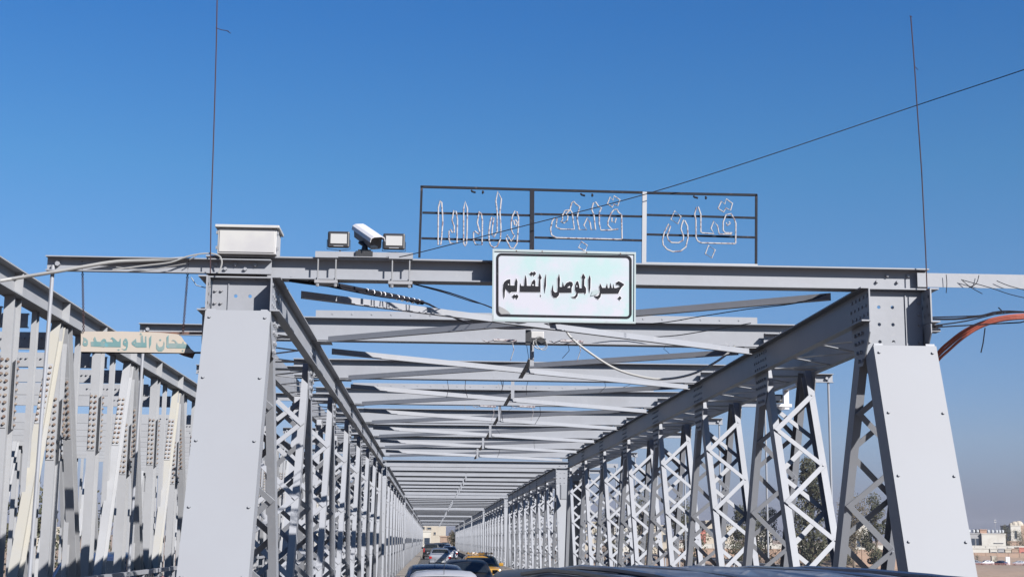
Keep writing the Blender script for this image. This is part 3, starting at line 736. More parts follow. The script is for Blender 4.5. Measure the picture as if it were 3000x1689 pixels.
    if 'taxi' in name:
        mb = MB(); mb.box(-.32, .32, -.35, -.15, 1.47, 1.57); mb.build('taxi_sign', M['white'], r, bevel=.02)
        mb = MB()
        for yy in (-.75, .25): mb.box(-.55, .55, yy, yy+.04, 1.50, 1.53)
        for sx in (-.5, .5): mb.box(sx-.02, sx+.02, -.8, .35, 1.531, 1.56)
        for k in range(7): mb.box(-.5+k*.16, -.46+k*.16, -.8, .35, 1.561, 1.58)
        mb.build('roof_rack', carY, r)
    r.location = (x, y, z); r.rotation_euler = (0, 0, rz); r.scale = (s, s, s)
    return r
carY = carpaint('yellow', (.50, .27, .04)); carS = carpaint('silver', (.30, .32, .37)); carW = carpaint('white', (.46, .47, .52), .35); carB = carpaint('dark_blue', (.035, .055, .12)); carK = carpaint('black', (.012, .013, .016), .5); carN = carpaint('navy', (.065, .085, .14), .35)
def cx(px, d): return at(px, 1600, d).x
TG = 'traffic queueing on the bridge'
car('van', 1.16, 6.35, 0, R_(7), carN, 'dark blue van roof with ribs filling the bottom right, nearest vehicle', 'van', TG, s=.991)
car('suv', cx(1610, 17.5), 17.5, 0, 0, carK, 'black car with dark rear glass, just left of the blue van roof', 'suv', TG)
car('sedan', cx(1303, 27.5), 29.2, gz(29), 0, carW, 'pale silver car, only its roof showing at the bottom edge', 'sedan', TG)
car('sedan', cx(1275, 36), 36.6, gz(36), 0, carB, 'dark blue car with an aerial, directly ahead of the pale silver roof', 'sedan', TG)
car('sedan', cx(1366, 46), 46, gz(46), 0, carK, 'black car between the dark blue car and the yellow taxi', 'sedan', TG)
car('taxi', cx(1407, 60), 61, gz(61), 0, carY, 'yellow taxi with a roof rack on the right side of the road', 'sedan', TG)
car('sedan', cx(1290, 112), 114, gz(114), 0, carS, 'silver car alone in the middle of the road, seen from behind', 'sedan', TG)
car('suv', cx(1264, 160), 160, gz(160), 0, carK, 'black pickup-like car on the left, beyond the silver car', 'suv', TG)
car('sedan', cx(1316, 150), 150, gz(150), 0, carW, 'white car half hidden ahead of the silver car on the right', 'sedan', TG)
car('suv', cx(1286, 185), 188, gz(188), 0, carK, 'black car in the far queue left of centre', 'suv', TG)
car('sedan', cx(1306, 205), 210, gz(210), 0, carB, 'dark car in the far queue right of centre', 'sedan', TG)
car('sedan', cx(1268, 240), 240, gz(240), 0, carW, 'white car near the far end of the bridge', 'sedan', TG)
car('sedan', cx(1310, 255), 260, gz(260), 0, carS, 'grey car near the far end, right side', 'sedan', TG)
for px, Y, rz, pc, lb in ((2853, 466, 70, carS, 'silver car parked under the bush, leftmost on the far bank'), (2889, 466, 100, carW, 'white car parked left of the tan pier'), (2929, 466, 30, carB, 'dark car parked between the tan pier and white board'), (2984, 466, 80, carW, 'white car parked right of the white board'), (2340, 398, 90, carB, 'dark blue car parked below the tall eucalyptus'), (2255, 398, 95, carK, 'black car parked left of the tall eucalyptus'), (2655, 400, 90, carB, 'blue car parked behind the right end post'), (2470, 398, 90, carW, 'white car parked below the reddish tree')):
    x = cx(px, Y); car('parked_car', x, Y, hgt(x, Y)+.02, R_(rz), pc, lb, 'sedan', 'cars parked on the far bank', detail=False)
for px, Y, lb in ((300, 30, 'dark car on the parallel bridge, seen low between its diagonals'), (130, 24, 'blue car on the parallel bridge near the left edge')):
    car('car', cx(px, Y) if px > 200 else -8.6, Y, -.02, R_(180), carB, lb, 'suv', 'cars on the parallel bridge', detail=False)

# ================================================================== SIGNS AND EQUIPMENT ON THE PORTAL
YS = 15.74
def S3(u, v, d, Y=YS, o=(1400, 700), k=.1941):
    p = at(o[0]+u*k, o[1]+v*k, Y); p.y += d; return p
sg0 = thing('bridge_name_sign', S3(1300, 1240, 0), 'large white and mint name board with black Arabic lettering on the portal beam', 'sign')
poly_mesh([[(232,165),(2375,215),(2370,1260),(225,1225)]], .03, 'board', M['board'], sg0, None, lambda u, v, d: S3(u, v, d+.017))
poly_mesh([[(222,150),(2385,200),(2380,1275),(215,1240)], [(248,185),(2360,232),(2355,1245),(242,1208)]], .045, 'board_rim', M['boardedge'], sg0, None, lambda u, v, d: S3(u, v, d+.012))
def rr(x0, y0, x1, y1, dx0, dx1, r):   # slanted rounded rectangle
    pts = []
    for cxn, cyn, a0 in ((x1-r, y0+r, -90), (x1-r, y1-r, 0), (x0+r, y1-r, 90), (x0+r, y0+r, 180)):
        for k in range(6):
            a = R_(a0+k*18); X = cxn+r*math.cos(a); Y_ = cyn+r*math.sin(a); pts.append((X, Y_+(X-x0)/(x1-x0)*((dx0) if Y_ < (y0+y1)/2 else dx1)))
    return pts
poly_mesh([rr(278, 212, 2322, 1165, 36, 36, 75), rr(312, 246, 2288, 1132, 36, 36, 52)], .004, 'border', M['ink'], sg0, None, lambda u, v, d: S3(u, v, d-.0015))
LET = [
 [[(2088,655),(2125,635),(2165,655),(2212,685),(2165,735),(2140,775),(2120,820),(1862,822),(1850,875),(1820,908),(1790,893),(1755,855),(1800,862),(1832,835),(1842,790),(1832,715),(1850,672),(1876,735),(1928,735),(1952,672),(1962,738),(1988,736),(2004,665),(2022,738),(2038,735),(2048,680),(2058,738),(2085,738),(2150,712),(2120,690),(2088,690)]],
 [[(2142,858),(2170,890),(2142,922),(2112,890)]],
 [[(1690,545),(1702,600),(1698,740),(1685,810),(1672,740),(1668,600)]],
 [[(1590,520),(1625,580),(1608,610),(1606,700),(1634,745),(1632,812),(1620,832),(1608,810),(1512,812),(1505,860),(1478,892),(1440,888),(1412,872),(1450,868),(1478,840),(1490,810),(1466,760),(1470,690),(1490,640),(1512,635),(1528,690),(1535,740),(1572,738),(1578,600),(1566,570)],[(1485,702),(1500,690),(1508,718),(1490,724)]],
 [[(1228,530),(1240,600),(1236,720),(1272,722),(1285,650),(1300,715),(1340,660),(1385,640),(1425,650),(1436,690),(1415,735),(1415,805),(1230,808),(1222,850),(1190,882),(1150,882),(1118,840),(1110,780),(1135,690),(1140,780),(1165,808),(1200,795),(1208,720),(1205,590)],[(1345,735),(1390,700),(1400,735)]],
 [[(1030,530),(1030,700),(1010,810),(1000,700),(1010,590)]],
 [[(935,520),(965,585),(945,615),(948,720),(945,798),(635,795),(635,700),(645,665),(655,705),(700,705),(708,600),(720,545),(735,600),(740,705),(800,705),(820,640),(850,605),(870,640),(868,712),(915,712),(925,600),(915,575)],[(815,700),(838,672),(856,702)]],
 [[(812,490),(830,508),(850,485),(882,520),(850,555),(830,536),(812,555),(780,522)]],
 [[(580,590),(600,640),(595,740),(590,792),(510,795),(488,812),(465,795),(420,745),(408,800),(405,870),(395,895),(385,840),(378,760),(385,680),(405,640),(440,615),(490,602),(492,700),(555,700),(562,640)],[(452,682),(468,668),(482,690),(460,698)]],
 [[(550,832),(566,848),(590,832),(615,865),(590,905),(568,880),(545,898),(518,860)]],
 [[(945,838),(958,850),(952,868),(944,855)]]]
for L_ in LET:
    big = []
    c_ = V((sum(p[0] for p in L_[0])/len(L_[0]), sum(p[1] for p in L_[0])/len(L_[0])))
    poly_mesh(L_, .004, 'letter', M['ink'], sg0, None, lambda u, v, d: S3(u, v, d-.004))
    # white outline behind each letter
    o_ = L_[0]; n = len(o_); ar = sum(o_[i][0]*o_[(i+1) % n][1]-o_[(i+1) % n][0]*o_[i][1] for i in range(n)); out = []
    for i in range(n):
        a, b, c2 = V(o_[i-1]), V(o_[i]), V(o_[(i+1) % n]); t = ((b-a).normalized()+(c2-b).normalized())
        t = t.normalized() if t.length > .2 else (b-a).normalized()
        nn = V((t.y, -t.x))*(1 if ar > 0 else -1); out.append(tuple(b+nn*11))
    poly_mesh([out], .002, 'letter_outline', M['white'], sg0, None, lambda u, v, d: S3(u, v, d-.0005))
mb = MB()
for u, v in ((580,180),(970,188),(1640,205),(2150,222)): mb.cone(S3(u, v, -.001), S3(u, v, -.012), .008, .008, 6)
mb.build('screw', M['rust'], sg0)
poly_mesh([[(320,1010),(400,1050),(460,1090),(495,1128),(350,1132),(318,1095)]], .001, 'peeled_corner', M['concrete'], sg0, None, lambda u, v, d: S3(u, v, d-.0012))
poly_mesh([[(1730,785),(1790,760),(1835,790),(1800,830),(1740,850),(1700,860)]], .001, 'torn_patch', M['boardedge'], sg0, None, lambda u, v, d: S3(u, v, d-.0070))
mb = MB(); mb.box(*[c for c in (S3(700,0,0).x, S3(740,0,0).x)], YS+.036, YS+.17, S3(0,1180,0).z, S3(0,260,0).z); mb.box(S3(1900,0,0).x, S3(1940,0,0).x, YS+.036, YS+.17, S3(0,1180,0).z, S3(0,260,0).z)
mb.build('bracket', M['paint'], sg0)

# rope-light lettering on its welded frame
YN = 15.98
def N3(p, o, k, dy=0): q = at(o[0]+p[0]*k, o[1]+p[1]*k, YN); q.y += dy; return q
nf = thing('rope_light_sign', at(1720, 768, YN), 'open black metal frame with three panels of looped rope-light Arabic writing above the beam', 'sign')
O0, K0 = (1200, 520), .4076
def fb(p, q, t=.026): 
    mb = MB(); a, b = N3(p, O0, K0), N3(q, O0, K0); mb.bar(a, b, (0,1,0), t, t); return mb
fb((78,66),(1678,108)).build('top_rail', M['frame'], nf); fb((1690,110),(2498,126)).build('top_rail', M['frame'], nf)
for p, q, m, t in (((87,66),(70,575),'frame',.026),((880,88),(878,545),'frame',.050),((1688,106),(1683,618),'galv',.050),((2492,124),(2490,640),'frame',.026)):
    fb(p, q, t).build('upright', M[m], nf)
for p, q in (((92,252),(865,272)),((898,262),(1672,280)),((1705,268),(2485,290)),((85,436),(865,458)),((898,430),(1672,452)),((1705,408),(2485,430))):
    fb(p, q, .022).build('rail', M['frame'], nf)
fb((1690,618),(2500,632),.03).build('rail', M['galv'], nf)
mb = MB()
for u, v in ((445,95),(525,100),(1230,118),(1310,122),(2040,135),(2125,140)):
    mb.tube([N3((u,v), O0, K0, -.02), N3((u+4,v+10), O0, K0, -.03), N3((u+28 if u in (445,1230,2040) else u-2,v+18), O0, K0, -.04)], .012, 5)
mb.build('hook', M['frame'], nf)
A1 = ((1220,530), .1379); A2 = ((1550,530), .1586); A3 = ((1870,540), .1655)
NE = [(A1,1,[(505,430),(465,580),(460,1200),(460,1370),(515,1370),(535,1200),(558,900),(550,700),(535,470)]),
 (A1,1,[(790,640),(755,850),(800,980),(800,1110),(760,1110),(720,1040),(690,1080),(690,1250),(715,1330),(860,1340),(870,840),(840,660)]),
 (A1,1,[(1035,450),(1000,600),(1000,1250),(1000,1340),(1030,1400),(1060,1340),(1075,1100),(1080,600)]),
 (A1,1,[(1330,660),(1290,900),(1340,1090),(1330,1150),(1240,1080),(1210,1100),(1210,1260),(1250,1360),(1390,1370),(1400,850),(1370,700)]),
 (A1,1,[(1725,235),(1685,440),(1715,700),(1710,1090),(1640,1210),(1600,1150),(1610,1000),(1640,800),(1600,775),(1570,850),(1535,1100),(1540,1280),(1570,1380),(1640,1430),(1710,1400),(1780,1250),(1790,1000),(1770,680),(1800,400)]),
 (A1,1,[(2090,650),(2035,760),(2010,880),(2010,1050),(2050,1140),(2080,1180),(2010,1290),(1920,1160),(1900,1240),(1990,1430),(2060,1450),(2130,1340),(2160,1000),(2165,800),(2130,670)]),
 (A1,0,[(2060,850),(2080,950),(2110,970),(2140,900),(2100,840)]),
 (A2,0,[(1710,1080),(1700,640),(1640,590),(1620,540),(1560,540),(1500,620),(1450,760),(1450,830),(1530,915),(1640,900)]),
 (A2,0,[(1530,918),(1320,920),(1290,800),(1290,600),(1330,510),(1280,490),(1220,400),(1180,420),(1150,540),(1190,640),(1220,910),(1140,910),(1120,780),(1070,690),(1005,830),(1060,910),(920,910),(880,700),(900,590),(930,490),(870,450),(820,390),(780,420),(750,540),(790,600),(830,905),(570,900),(490,860),(510,710),(470,690),(420,760),(390,900),(410,1010),(500,1060),(1700,1090)]),
 (A2,0,[(750,550),(660,560),(610,650),(610,740),(580,760),(640,790),(700,740),(710,660),(680,620),(740,560)]),
 (A2,1,[(960,1130),(1070,1200),(1030,1300),(905,1240)]),
 (A2,1,[(1490,310),(1545,370),(1560,290),(1670,360),(1630,470),(1560,440),(1530,500),(1440,430)]),
 (A2,0,[(1520,690),(1520,760),(1580,780),(1600,700)]),
 (A3,0,[(1710,1060),(1715,700),(1690,630),(1630,530),(1540,550),(1490,680),(1490,820),(1530,870),(1650,870)]),
 (A3,0,[(1640,895),(1420,890),(1390,740),(1325,660),(1275,790),(1330,885),(1120,870),(1095,850),(1095,540),(1050,410),(1020,420),(985,540),(1010,650),(1010,950),(1040,1010),(1100,1045),(1700,1060)]),
 (A3,0,[(790,640),(760,720),(745,800),(790,930),(780,1000),(700,1045),(580,1040),(520,990),(500,920),(560,760),(530,710),(450,860),(420,980),(430,1080),(500,1160),(600,1200),(740,1190),(830,1120),(870,950),(860,750),(810,650)]),
 (A3,1,[(635,480),(745,580),(690,710),(565,630)]),(A3,1,[(1230,1090),(1350,1170),(1290,1310),(1175,1240)]),
 (A3,1,[(1460,310),(1520,360),(1545,270),(1655,350),(1620,470),(1540,430),(1500,500),(1400,440)]),
 (A3,0,[(1545,690),(1560,740),(1620,700),(1590,670)])]
for (o, k), cl, pts in NE:
    mb = MB(); mb.tube([N3(p, o, k, -.035) for p in pts], .0090, 6, closed=bool(cl)); mb.build('rope_light', M['tube'], nf)
# hanging painted board on two chains
YH = 15.95
def H3(u, v, d): p = at(220+u*.1553, 940+v*.1553, YH); p.y += d; return p
hb = thing('hanging_board', H3(1100, 590, 0), 'torn cream board with faded teal Arabic writing hanging from the left cantilever', 'sign')
poly_mesh([[(110,195),(900,192),(1590,214),(1930,245),(2000,290),(2060,380),(2140,460),(2180,520),(2250,575),(2230,600),(105,575)]], .02, 'board', M['cream_board'], hb, None, lambda u, v, d: H3(u, v, d+.012))
for L_ in [
 [[(150,305),(200,320),(240,360),(245,430),(225,470),(170,472),(140,440),(150,385),(160,340)],[(165,390),(200,370),(215,395),(180,410)]],
 [[(295,390),(355,385),(345,330),(375,290),(410,385),(480,390),(510,345),(545,330),(575,340),(595,390),(720,395),(700,340),(665,335),(700,300),(745,330),(800,385),(835,385),(845,335),(862,330),(860,490),(560,485),(540,495),(520,485),(300,475)],[(530,405),(550,380),(565,405)]],
 [[(945,320),(980,340),(1000,400),(995,480),(970,545),(930,550),(880,525),(930,530),(960,510),(965,470),(930,465),(900,430),(910,370)],[(930,390),(950,375),(965,400),(940,408)]],
 [[(820,525),(845,540),(820,555),(798,540)]],
 [[(1345,280),(1350,495),(1165,495),(1130,480),(1075,440),(1065,400),(1110,360),(1150,330),(1160,400),(1240,405),(1240,280),(1280,270),(1290,405),(1320,405),(1320,290)],[(1100,410),(1130,395),(1140,420)]],
 [[(1440,265),(1435,430),(1400,525),(1395,320)]],
 [[(1675,375),(1690,420),(1685,520),(1640,570),(1570,570),(1530,520),(1530,450),(1545,400),(1555,450),(1590,490),(1640,480),(1665,440)]],
 [[(1608,335),(1630,355),(1608,378),(1585,355)]], [[(1215,250),(1240,215),(1265,255),(1240,262)]],
 [[(1725,300),(1765,265),(1765,415),(1900,415),(1870,375),(1815,370),(1850,345),(1900,370),(1940,420),(2010,425),(2040,375),(2060,430),(2110,430),(2165,515),(1745,510),(1720,480)]],
 [[(2030,540),(2050,558),(2030,576),(2010,558)]]]:
    poly_mesh(L_, .003, 'letter', M['teal'], hb, None, lambda u, v, d: H3(u, v, d+.0005))
mb = MB(); mb.bar(H3(150, 212, .03), H3(2570, 222, .03), (0,1,0), .02, .025); mb.build('top_rail', M['rust'], hb)
mb = MB(); mb.bar(H3(105, 582, .03), H3(2400, 590, .03), (0,1,0), .02, .02); mb.build('bottom_rail', M['wire'], hb)
poly_mesh([[(1930,600),(2010,605),(2260,585),(2210,700),(2010,640)]], .01, 'torn_flap', M['rust'], hb, None, lambda u, v, d: H3(u, v, d+.03))
for (a, b, lb) in (((241,752),(245,969),'rusty chain holding the left end of the hanging board'), ((553,762),(536,974),'rusty chain holding the right end of the hanging board')):
    mb = MB(); A, B_ = at(*a, YH-.02), at(*b, YH-.02); n = 40
    for k in range(n):
        p, q = A.lerp(B_, k/n), A.lerp(B_, (k+1.25)/n); s_ = V((.010, 0, 0)) if k % 2 else V((0, .010, 0))
        mb.tube([p+s_*.4, p.lerp(q,.25)+s_, p.lerp(q,.75)+s_, q+s_*.4, q-s_*.4, p.lerp(q,.75)-s_, p.lerp(q,.25)-s_, p-s_*.4], .0042, 4, closed=True)
    tag(mb.build('chain', M['wirerust'], origin=A), lb, 'chain', 'chains of the hanging board')

# control cabinet on the beam
ZBM = 5.168
xa, xb = at(640, 700, 15.86).x, at(812, 700, 15.86).x; zt_ = at(720, 668, 15.8).z
cb = thing('control_cabinet', ((xa+xb)/2, 16.0, ZBM), 'white metal control cabinet with overhanging lid on the left end of the portal beam', 'cabinet')
mb = MB(); mb.box(xa, xb, 15.80, 16.22, ZBM, zt_-.002); mb.build('case', M['cabinet'], cb, bevel=.008)
mb = MB(); mb.box(xa-.03, xb+.03, 15.76, 16.26, zt_, zt_+.032); mb.build('lid', M['cabinet'], cb, bevel=.006)
mb = MB(); mb.box(xa+.02, xb-.02, 15.790, 15.798, ZBM+.02, zt_-.03); mb.build('door', M['cabinet'], cb, bevel=.003)
mb = MB()
for z in (ZBM+.05, zt_-.07): mb.box(xa-.018, xa-.002, 15.80, 15.83, z, z+.035); mb.box(xb+.002, xb+.022, 15.80, 15.83, z, z+.035)
mb.build('hinge', M['galv'], cb)
# equipment channel with U-bolts
def C5(u, v, Y): return at(900+u*.1553, 640+v*.1553, Y)
ch = thing('mounting_channel', (C5(1100, 700, 15.97).x, 15.98, ZBM), 'light grey steel channel clamped on the beam under the floodlights', 'bracket')
xa, xb = C5(180, 0, 15.92).x, C5(2010, 0, 15.92).x
mb = MB(); mb.box(xa, xb, 15.900, 15.908, ZBM, ZBM+.068); mb.box(xa, xb, 15.9085, 16.04, ZBM+.060, ZBM+.068); mb.box(xa, xb, 15.86, 15.8995, ZBM, ZBM+.008); mb.build('channel', M['paint'], ch)
for u0, u1, v in ((180, 610, 690), (1560, 2010, 735)):
    mb = MB(); mb.box(C5(u0,0,15.9).x, C5(u1,0,15.9).x, 15.85, 15.862, ZBM-.012, ZBM+.052); mb.box(C5(u0,0,15.9).x, C5(u1,0,15.9).x, 15.8625, 15.91, ZBM-.012, ZBM-.004) ; mb.build('clamp_plate', M['paint'], ch)
    mb = MB(); mb.box(C5(u0,0,15.9).x, C5(u1,0,15.9).x, 15.86, 16.08, 4.87, 4.905); mb.build('clamp_plate', M['bolt'], ch)
for u in (232, 567, 1625, 1950):
    x = C5(u, 0, 15.88).x; mb = MB(); mb.tube([(x, 15.875, 4.85), (x, 15.875, ZBM+.06)], .009, 6); mb.cone((x,15.875,4.83),(x,15.875,4.862),.018,.018,6); mb.build('u_bolt', M['galv'], ch)
for i, (u0, u1, v0, v1, us, lb) in enumerate(((380,805,240,545,635,'left black LED floodlight on the portal beam, beside the cabinet'), (1425,1850,280,582,1680,'right black LED floodlight, between the camera and the rope-light sign'))):
    a, b = C5(u0, v1, 15.93), C5(u1, v0, 15.93); cxm = (a.x+b.x)/2
    r = thing('floodlight', (cxm, 15.95, ZBM+.069), lb, 'floodlight', 'LED floodlights on the portal beam')
    mb = MB(); mb.box(a.x, b.x, 15.93, 15.965, a.z, b.z); mb.build('housing', M['dark'], r, bevel=.018)
    fr = (b.x-a.x); hh = b.z-a.z
    mb = MB(); mb.box(a.x+fr*.13, b.x-fr*.13, 15.922, 15.9295, a.z+hh*.24, b.z-hh*.17); mb.build('lens', M['lampglass'], r, bevel=.003)
    mb = MB(); mb.box(a.x+fr*.28, b.x-fr*.28, 15.926, 15.9298, a.z+hh*.08, a.z+hh*.13); mb.build('trim_bar', M['galv'], r)
    mb = MB()
    for k in range(9): mb.box(a.x+fr*(.1+k*.1), a.x+fr*(.1+k*.1)+.004, 15.9655, 15.985, a.z+hh*.15, b.z-hh*.15)
    mb.build('cooling_fin', M['dark'], r)
    x = C5(us, 0, 15.95).x
    mb = MB(); mb.tube([(a.x-.006, 15.95, (a.z+b.z)/2), (a.x-.006, 15.965, a.z-.01), (x-.02, 15.965, a.z-.022), (x+.02, 15.965, a.z-.022), (b.x+.006, 15.965, a.z-.01), (b.x+.006, 15.95, (a.z+b.z)/2)], .004, 5)
    mb.cone((x, 15.965, ZBM+.0685), (x, 15.965, a.z-.018), .010, .008, 6); mb.build('yoke', M['dark'], r)
# surveillance camera
cc = thing('security_camera', (C5(1095, 0, 15.95).x, 15.96, ZBM+.069), 'white and grey box security camera on a black foot, looking down to the right', 'camera')
pb, pf = C5(992, 245, 16.40), C5(1290, 452, 15.86); ax = (pf-pb).normalized()
mb = MB(); mb.ext(pb, pf, V((1,0,0))-ax*ax.x, [(-.068,-.062),(-.05,-.078),(.05,-.078),(.068,-.062),(.072,.05),(-.072,.05)] if V((0,0,1)).dot(ax.cross(V((1,0,0)))) > 0 else [(-.068,.062),(-.05,.078),(.05,.078),(.068,.062),(.072,-.05),(-.072,-.05)])
mb.build('housing', M['concrete'], cc)
upv = ax.cross(V((1,0,0))).normalized(); upv = upv if upv.z > 0 else -upv; sdv = ax.cross(upv).normalized()
mb = MB(); pr = [(-.090,-.028),(-.080,.016),(-.046,.034),(.046,.034),(.080,.016),(.090,-.028),(.084,-.028),(.074,.010),(.042,.025),(-.042,.025),(-.074,.010),(-.084,-.028)]
a0, a1 = pb-ax*.03+upv*.052, pf+ax*.085+upv*.052; n = len(pr)
mb.add([a0+sdv*p+upv*q for p, q in pr]+[a1+sdv*p+upv*q for p, q in pr], [(i, (i+1) % n, (i+1) % n+n, i+n) for i in range(n)]+[tuple(reversed(range(n))), tuple(range(n, 2*n))])
mb.build('sun_hood', M['white'], cc)
mb = MB(); mb.bar(pf+ax*.001, pf+ax*.012, sdv, .13, .12); mb.build('window', M['winglass'], cc)
mb = MB(); x = C5(1100, 0, 15.95).x; zb = ZBM+.069
mb.box(C5(935,0,15.92).x, C5(1255,0,15.92).x, 15.872, 15.899, ZBM+.009, ZBM+.075); mb.box(C5(975,0,15.92).x, C5(1215,0,15.92).x, 15.91, 16.03, zb, zb+.03)
mb.cone((x, 15.97, zb+.03), (x, 15.97, zb+.085), .042, .03, 10); mb.tube([(x, 15.97, zb+.085), (x-.06, 16.02, zb+.13), tuple(pb.lerp(pf,.45)-upv*.07)], .02, 8); mb.build('bracket', M['dark'], cc)

# masts and wires
def rod(pix, Y, r, m, name, label, cat, group=None, extra=None, n=5, sub=1):
    pts = [at(p[0], p[1], (p[2] if len(p) > 2 else Y)) for p in pix]
    if sub > 1:                              # smooth through the points
        q = []
        for i in range(len(pts)-1):
            p0, p1, p2, p3 = pts[max(0,i-1)], pts[i], pts[i+1], pts[min(len(pts)-1,i+2)]
            for k in range(sub):
                t = k/sub; q.append(.5*((2*p1)+(p2-p0)*t+(2*p0-5*p1+4*p2-p3)*t*t+(3*p1-p0-3*p2+p3)*t**3))
        pts = q+[pts[-1]]
    mb = MB(); mb.tube(pts, r, n)
    if extra:
        for e in extra: mb.tube([at(p[0], p[1], Y) for p in e], r*.6, 4)
    return tag(mb.build(name, m, origin=pts[0]), label, cat, group)
rod([(616,800),(618,640),(629,300),(634,120),(637,-60)], 15.78, .0070, M['wirerust'], 'aerial_rod', 'thin rusty aerial rod rising from the left end post past the top edge', 'rod', 'aerial rods on the portal', [[(632,82),(650,88),(664,90),(676,98)],[(664,90),(670,92)]])
rod([(2716,850),(2712,740),(2700,500),(2688,330),(2679,190),(2668,47)], 15.78, .0070, M['wirerust'], 'aerial_rod', 'thin rusty aerial rod with a kink rising from the right end post', 'rod', 'aerial rods on the portal', [[(2680,195),(2690,205)],[(2664,47),(2672,50)]])
rod([(4700,-420,12.6),(3800,-70,13.8),(3060,184,14.6),(2679,311),(2213,468),(1887,570),(1560,655),(1234,738),(1170,752)], 15.85, .0055, M['wire'], 'overhead_wire', 'long black overhead wire sweeping down from the right edge past the rope-light sign', 'wire', None, None, 5, 4)
rod([(-1500,1010,12.5),(-600,905,14.3),(-60,833,15.2),(0,822),(161,796),(250,780),(340,766),(440,762),(538,757)], 15.85, .020, M['wirelight'], 'conduit', 'pale thick cable from the left edge along the left cantilever', 'cable', None, None, 8, 4)
rod([(330,790),(420,778),(500,768),(545,752),(600,742),(640,748),(650,770),(640,800)], 15.80, .009, M['wirelight'], 'cable', 'light cable looping over the left end of the portal beam', 'cable', None, [[(340,782),(430,792),(545,772)],[(555,760),(580,745),(620,740)],[(560,812),(575,835),(600,842),(618,838)]], 5, 4)
rod([(849,818,15.95),(905,826,16.1),(1000,838,16.7),(1072,852,17.2),(1160,868,17.8),(1238,886,18.3)], 16, .030, M['wire'], 'cable_bundle', 'thick black cable bundle wrapped along the first lateral brace', 'cable', None, None, 8, 4)
rod([(905,824,16.0),(1000,845,16.6),(1120,868,17.4),(1238,884,18.2),(1300,915,18.8),(1362,942,19.4),(1430,957,20.0),(1500,962,20.6),(1580,958,20.8)], 16, .014, M['wire'], 'cable', 'black cable sagging from the bundle to the middle of the second beam', 'cable', None, None, 6, 4)
mb = MB(); random.seed(3); B0_, B1_ = at(1072, 852, 17.2), at(1238, 886, 18.3); dd = (B1_-B0_).normalized(); uu = dd.orthogonal().normalized(); vv = dd.cross(uu)
for k in range(10):
    c_ = B0_.lerp(B1_, .03+k*.1+random.uniform(-.02, .02)); w_ = random.uniform(.006, .014)
    mb.tube([c_+dd*(j_-.5)*w_*3+(uu*math.cos(t*.785)+vv*math.sin(t*.785))*.031 for j_ in (0,) for t in range(8)], w_*.7, 5, closed=True)
tag(mb.build('cable_tie', M['white'], origin=at(1075,846,17.1)), 'white tape turns round the black cable bundle', 'tape')
rod([(1213,832,15.9),(1300,856,17.2),(1380,882,18.4),(1440,900,19.2),(1560,962,20.8)], 16, .007, M['wire'], 'thin_wire', 'thin black wire from the clamp plate to the junction box', 'wire', 'thin wires under the name board', None, 4, 4)
rod([(1213,832,15.9),(1320,858,17.2),(1450,905,18.6),(1499,936,19.6),(1650,955,20.6),(1814,975,21),(1980,996,21),(2137,1014,21)], 16, .008, M['wire'], 'thin_wire', 'long black wire crossing under the name board to the right chord', 'wire', 'thin wires under the name board', None, 4, 4)
rod([(1560,960,20.6),(1680,972,20.6),(1850,985,20.6),(1960,984,20.6),(2060,970,20.6),(2200,946,20.5)], 20.6, .007, M['wire'], 'thin_wire', 'slack black wire rising to the right above the grey hose', 'wire', 'thin wires under the name board', None, 4, 4)
rod([(1480,944,18),(1640,948,18.5),(1900,948,18),(2060,925,17.5),(2190,905,17),(2330,888,16.5),(2420,862,16.3)], 18, .006, M['wire'], 'thin_wire', 'thin wire following the first lateral brace to the right chord', 'wire', 'thin wires under the name board', None, 4, 4)
rod([(1655,958),(1670,985),(1715,1023),(1789,1072),(1855,1097),(1938,1110),(2021,1097),(2083,1068),(2125,1040),(2153,1012)], 20.7, .017, M['wirelight'], 'hose', 'grey hose hanging in a deep loop below the second beam', 'cable', None, None, 8, 4)
jb = thing('junction_box', at(1575, 985, 20.85), 'small white junction box with a coiled cable at the middle of the second beam', 'junction box')
a, b = at(1556, 990, 20.8), at(1594, 970, 20.8)
mb = MB(); mb.box(a.x, b.x, 20.80, 20.86, a.z, b.z); mb.build('case', M['cabinet'], jb, bevel=.01)
mb = MB(); mb.box(a.x-.08, a.x-.004, 20.80, 20.86, a.z-.10, b.z+.02); mb.box(a.x, b.x+.03, 20.81, 20.85, a.z-.09, a.z-.004); mb.build('transformer', M['dark'], jb)
mb = MB(); c_ = at(1582, 1005, 20.75); mb.tube([c_+V((.10*math.cos(t*.5), -.01*math.sin(t), .085*math.sin(t*.5))) for t in range(20)], .008, 5); mb.tube([c_+V((.085*math.cos(t*.5+.4)+.02, -.01, .1*math.sin(t*.5))) for t in range(20)], .006, 5); mb.build('cable_coil', M['wirelight'], jb)
for k, (px, py, Y, lb) in enumerate(((1480,996,20.9,'first'),(1675,998,20.9,'second'),(1430,1189,31.1,'third'),(1545,1190,31.1,'fourth'))):
    p = at(px, py, Y); mb = MB(); mb.tube([p+V((-.17,0,0)), p+V((.17,0,-.01))], .022, 6); mb.tube([p+V((-.17,0,0)), p+V((-.26,.02,-.03)), p+V((-.33,0,.0))], .008, 4); mb.tube([p+V((.1,0,-.01)), p+V((.13,-.02,-.14)), p+V((.08,0,-.3))], .006, 4)
    tag(mb.build('tube_lamp', M['tube'], origin=p), ['dangling lamp tube on the second beam left of the junction box','dangling lamp tube on the second beam right of the junction box','dangling lamp tube on the fourth beam, left one','dangling lamp tube on the fourth beam, right one'][k], 'lamp', 'dangling lamp tubes under the beams')
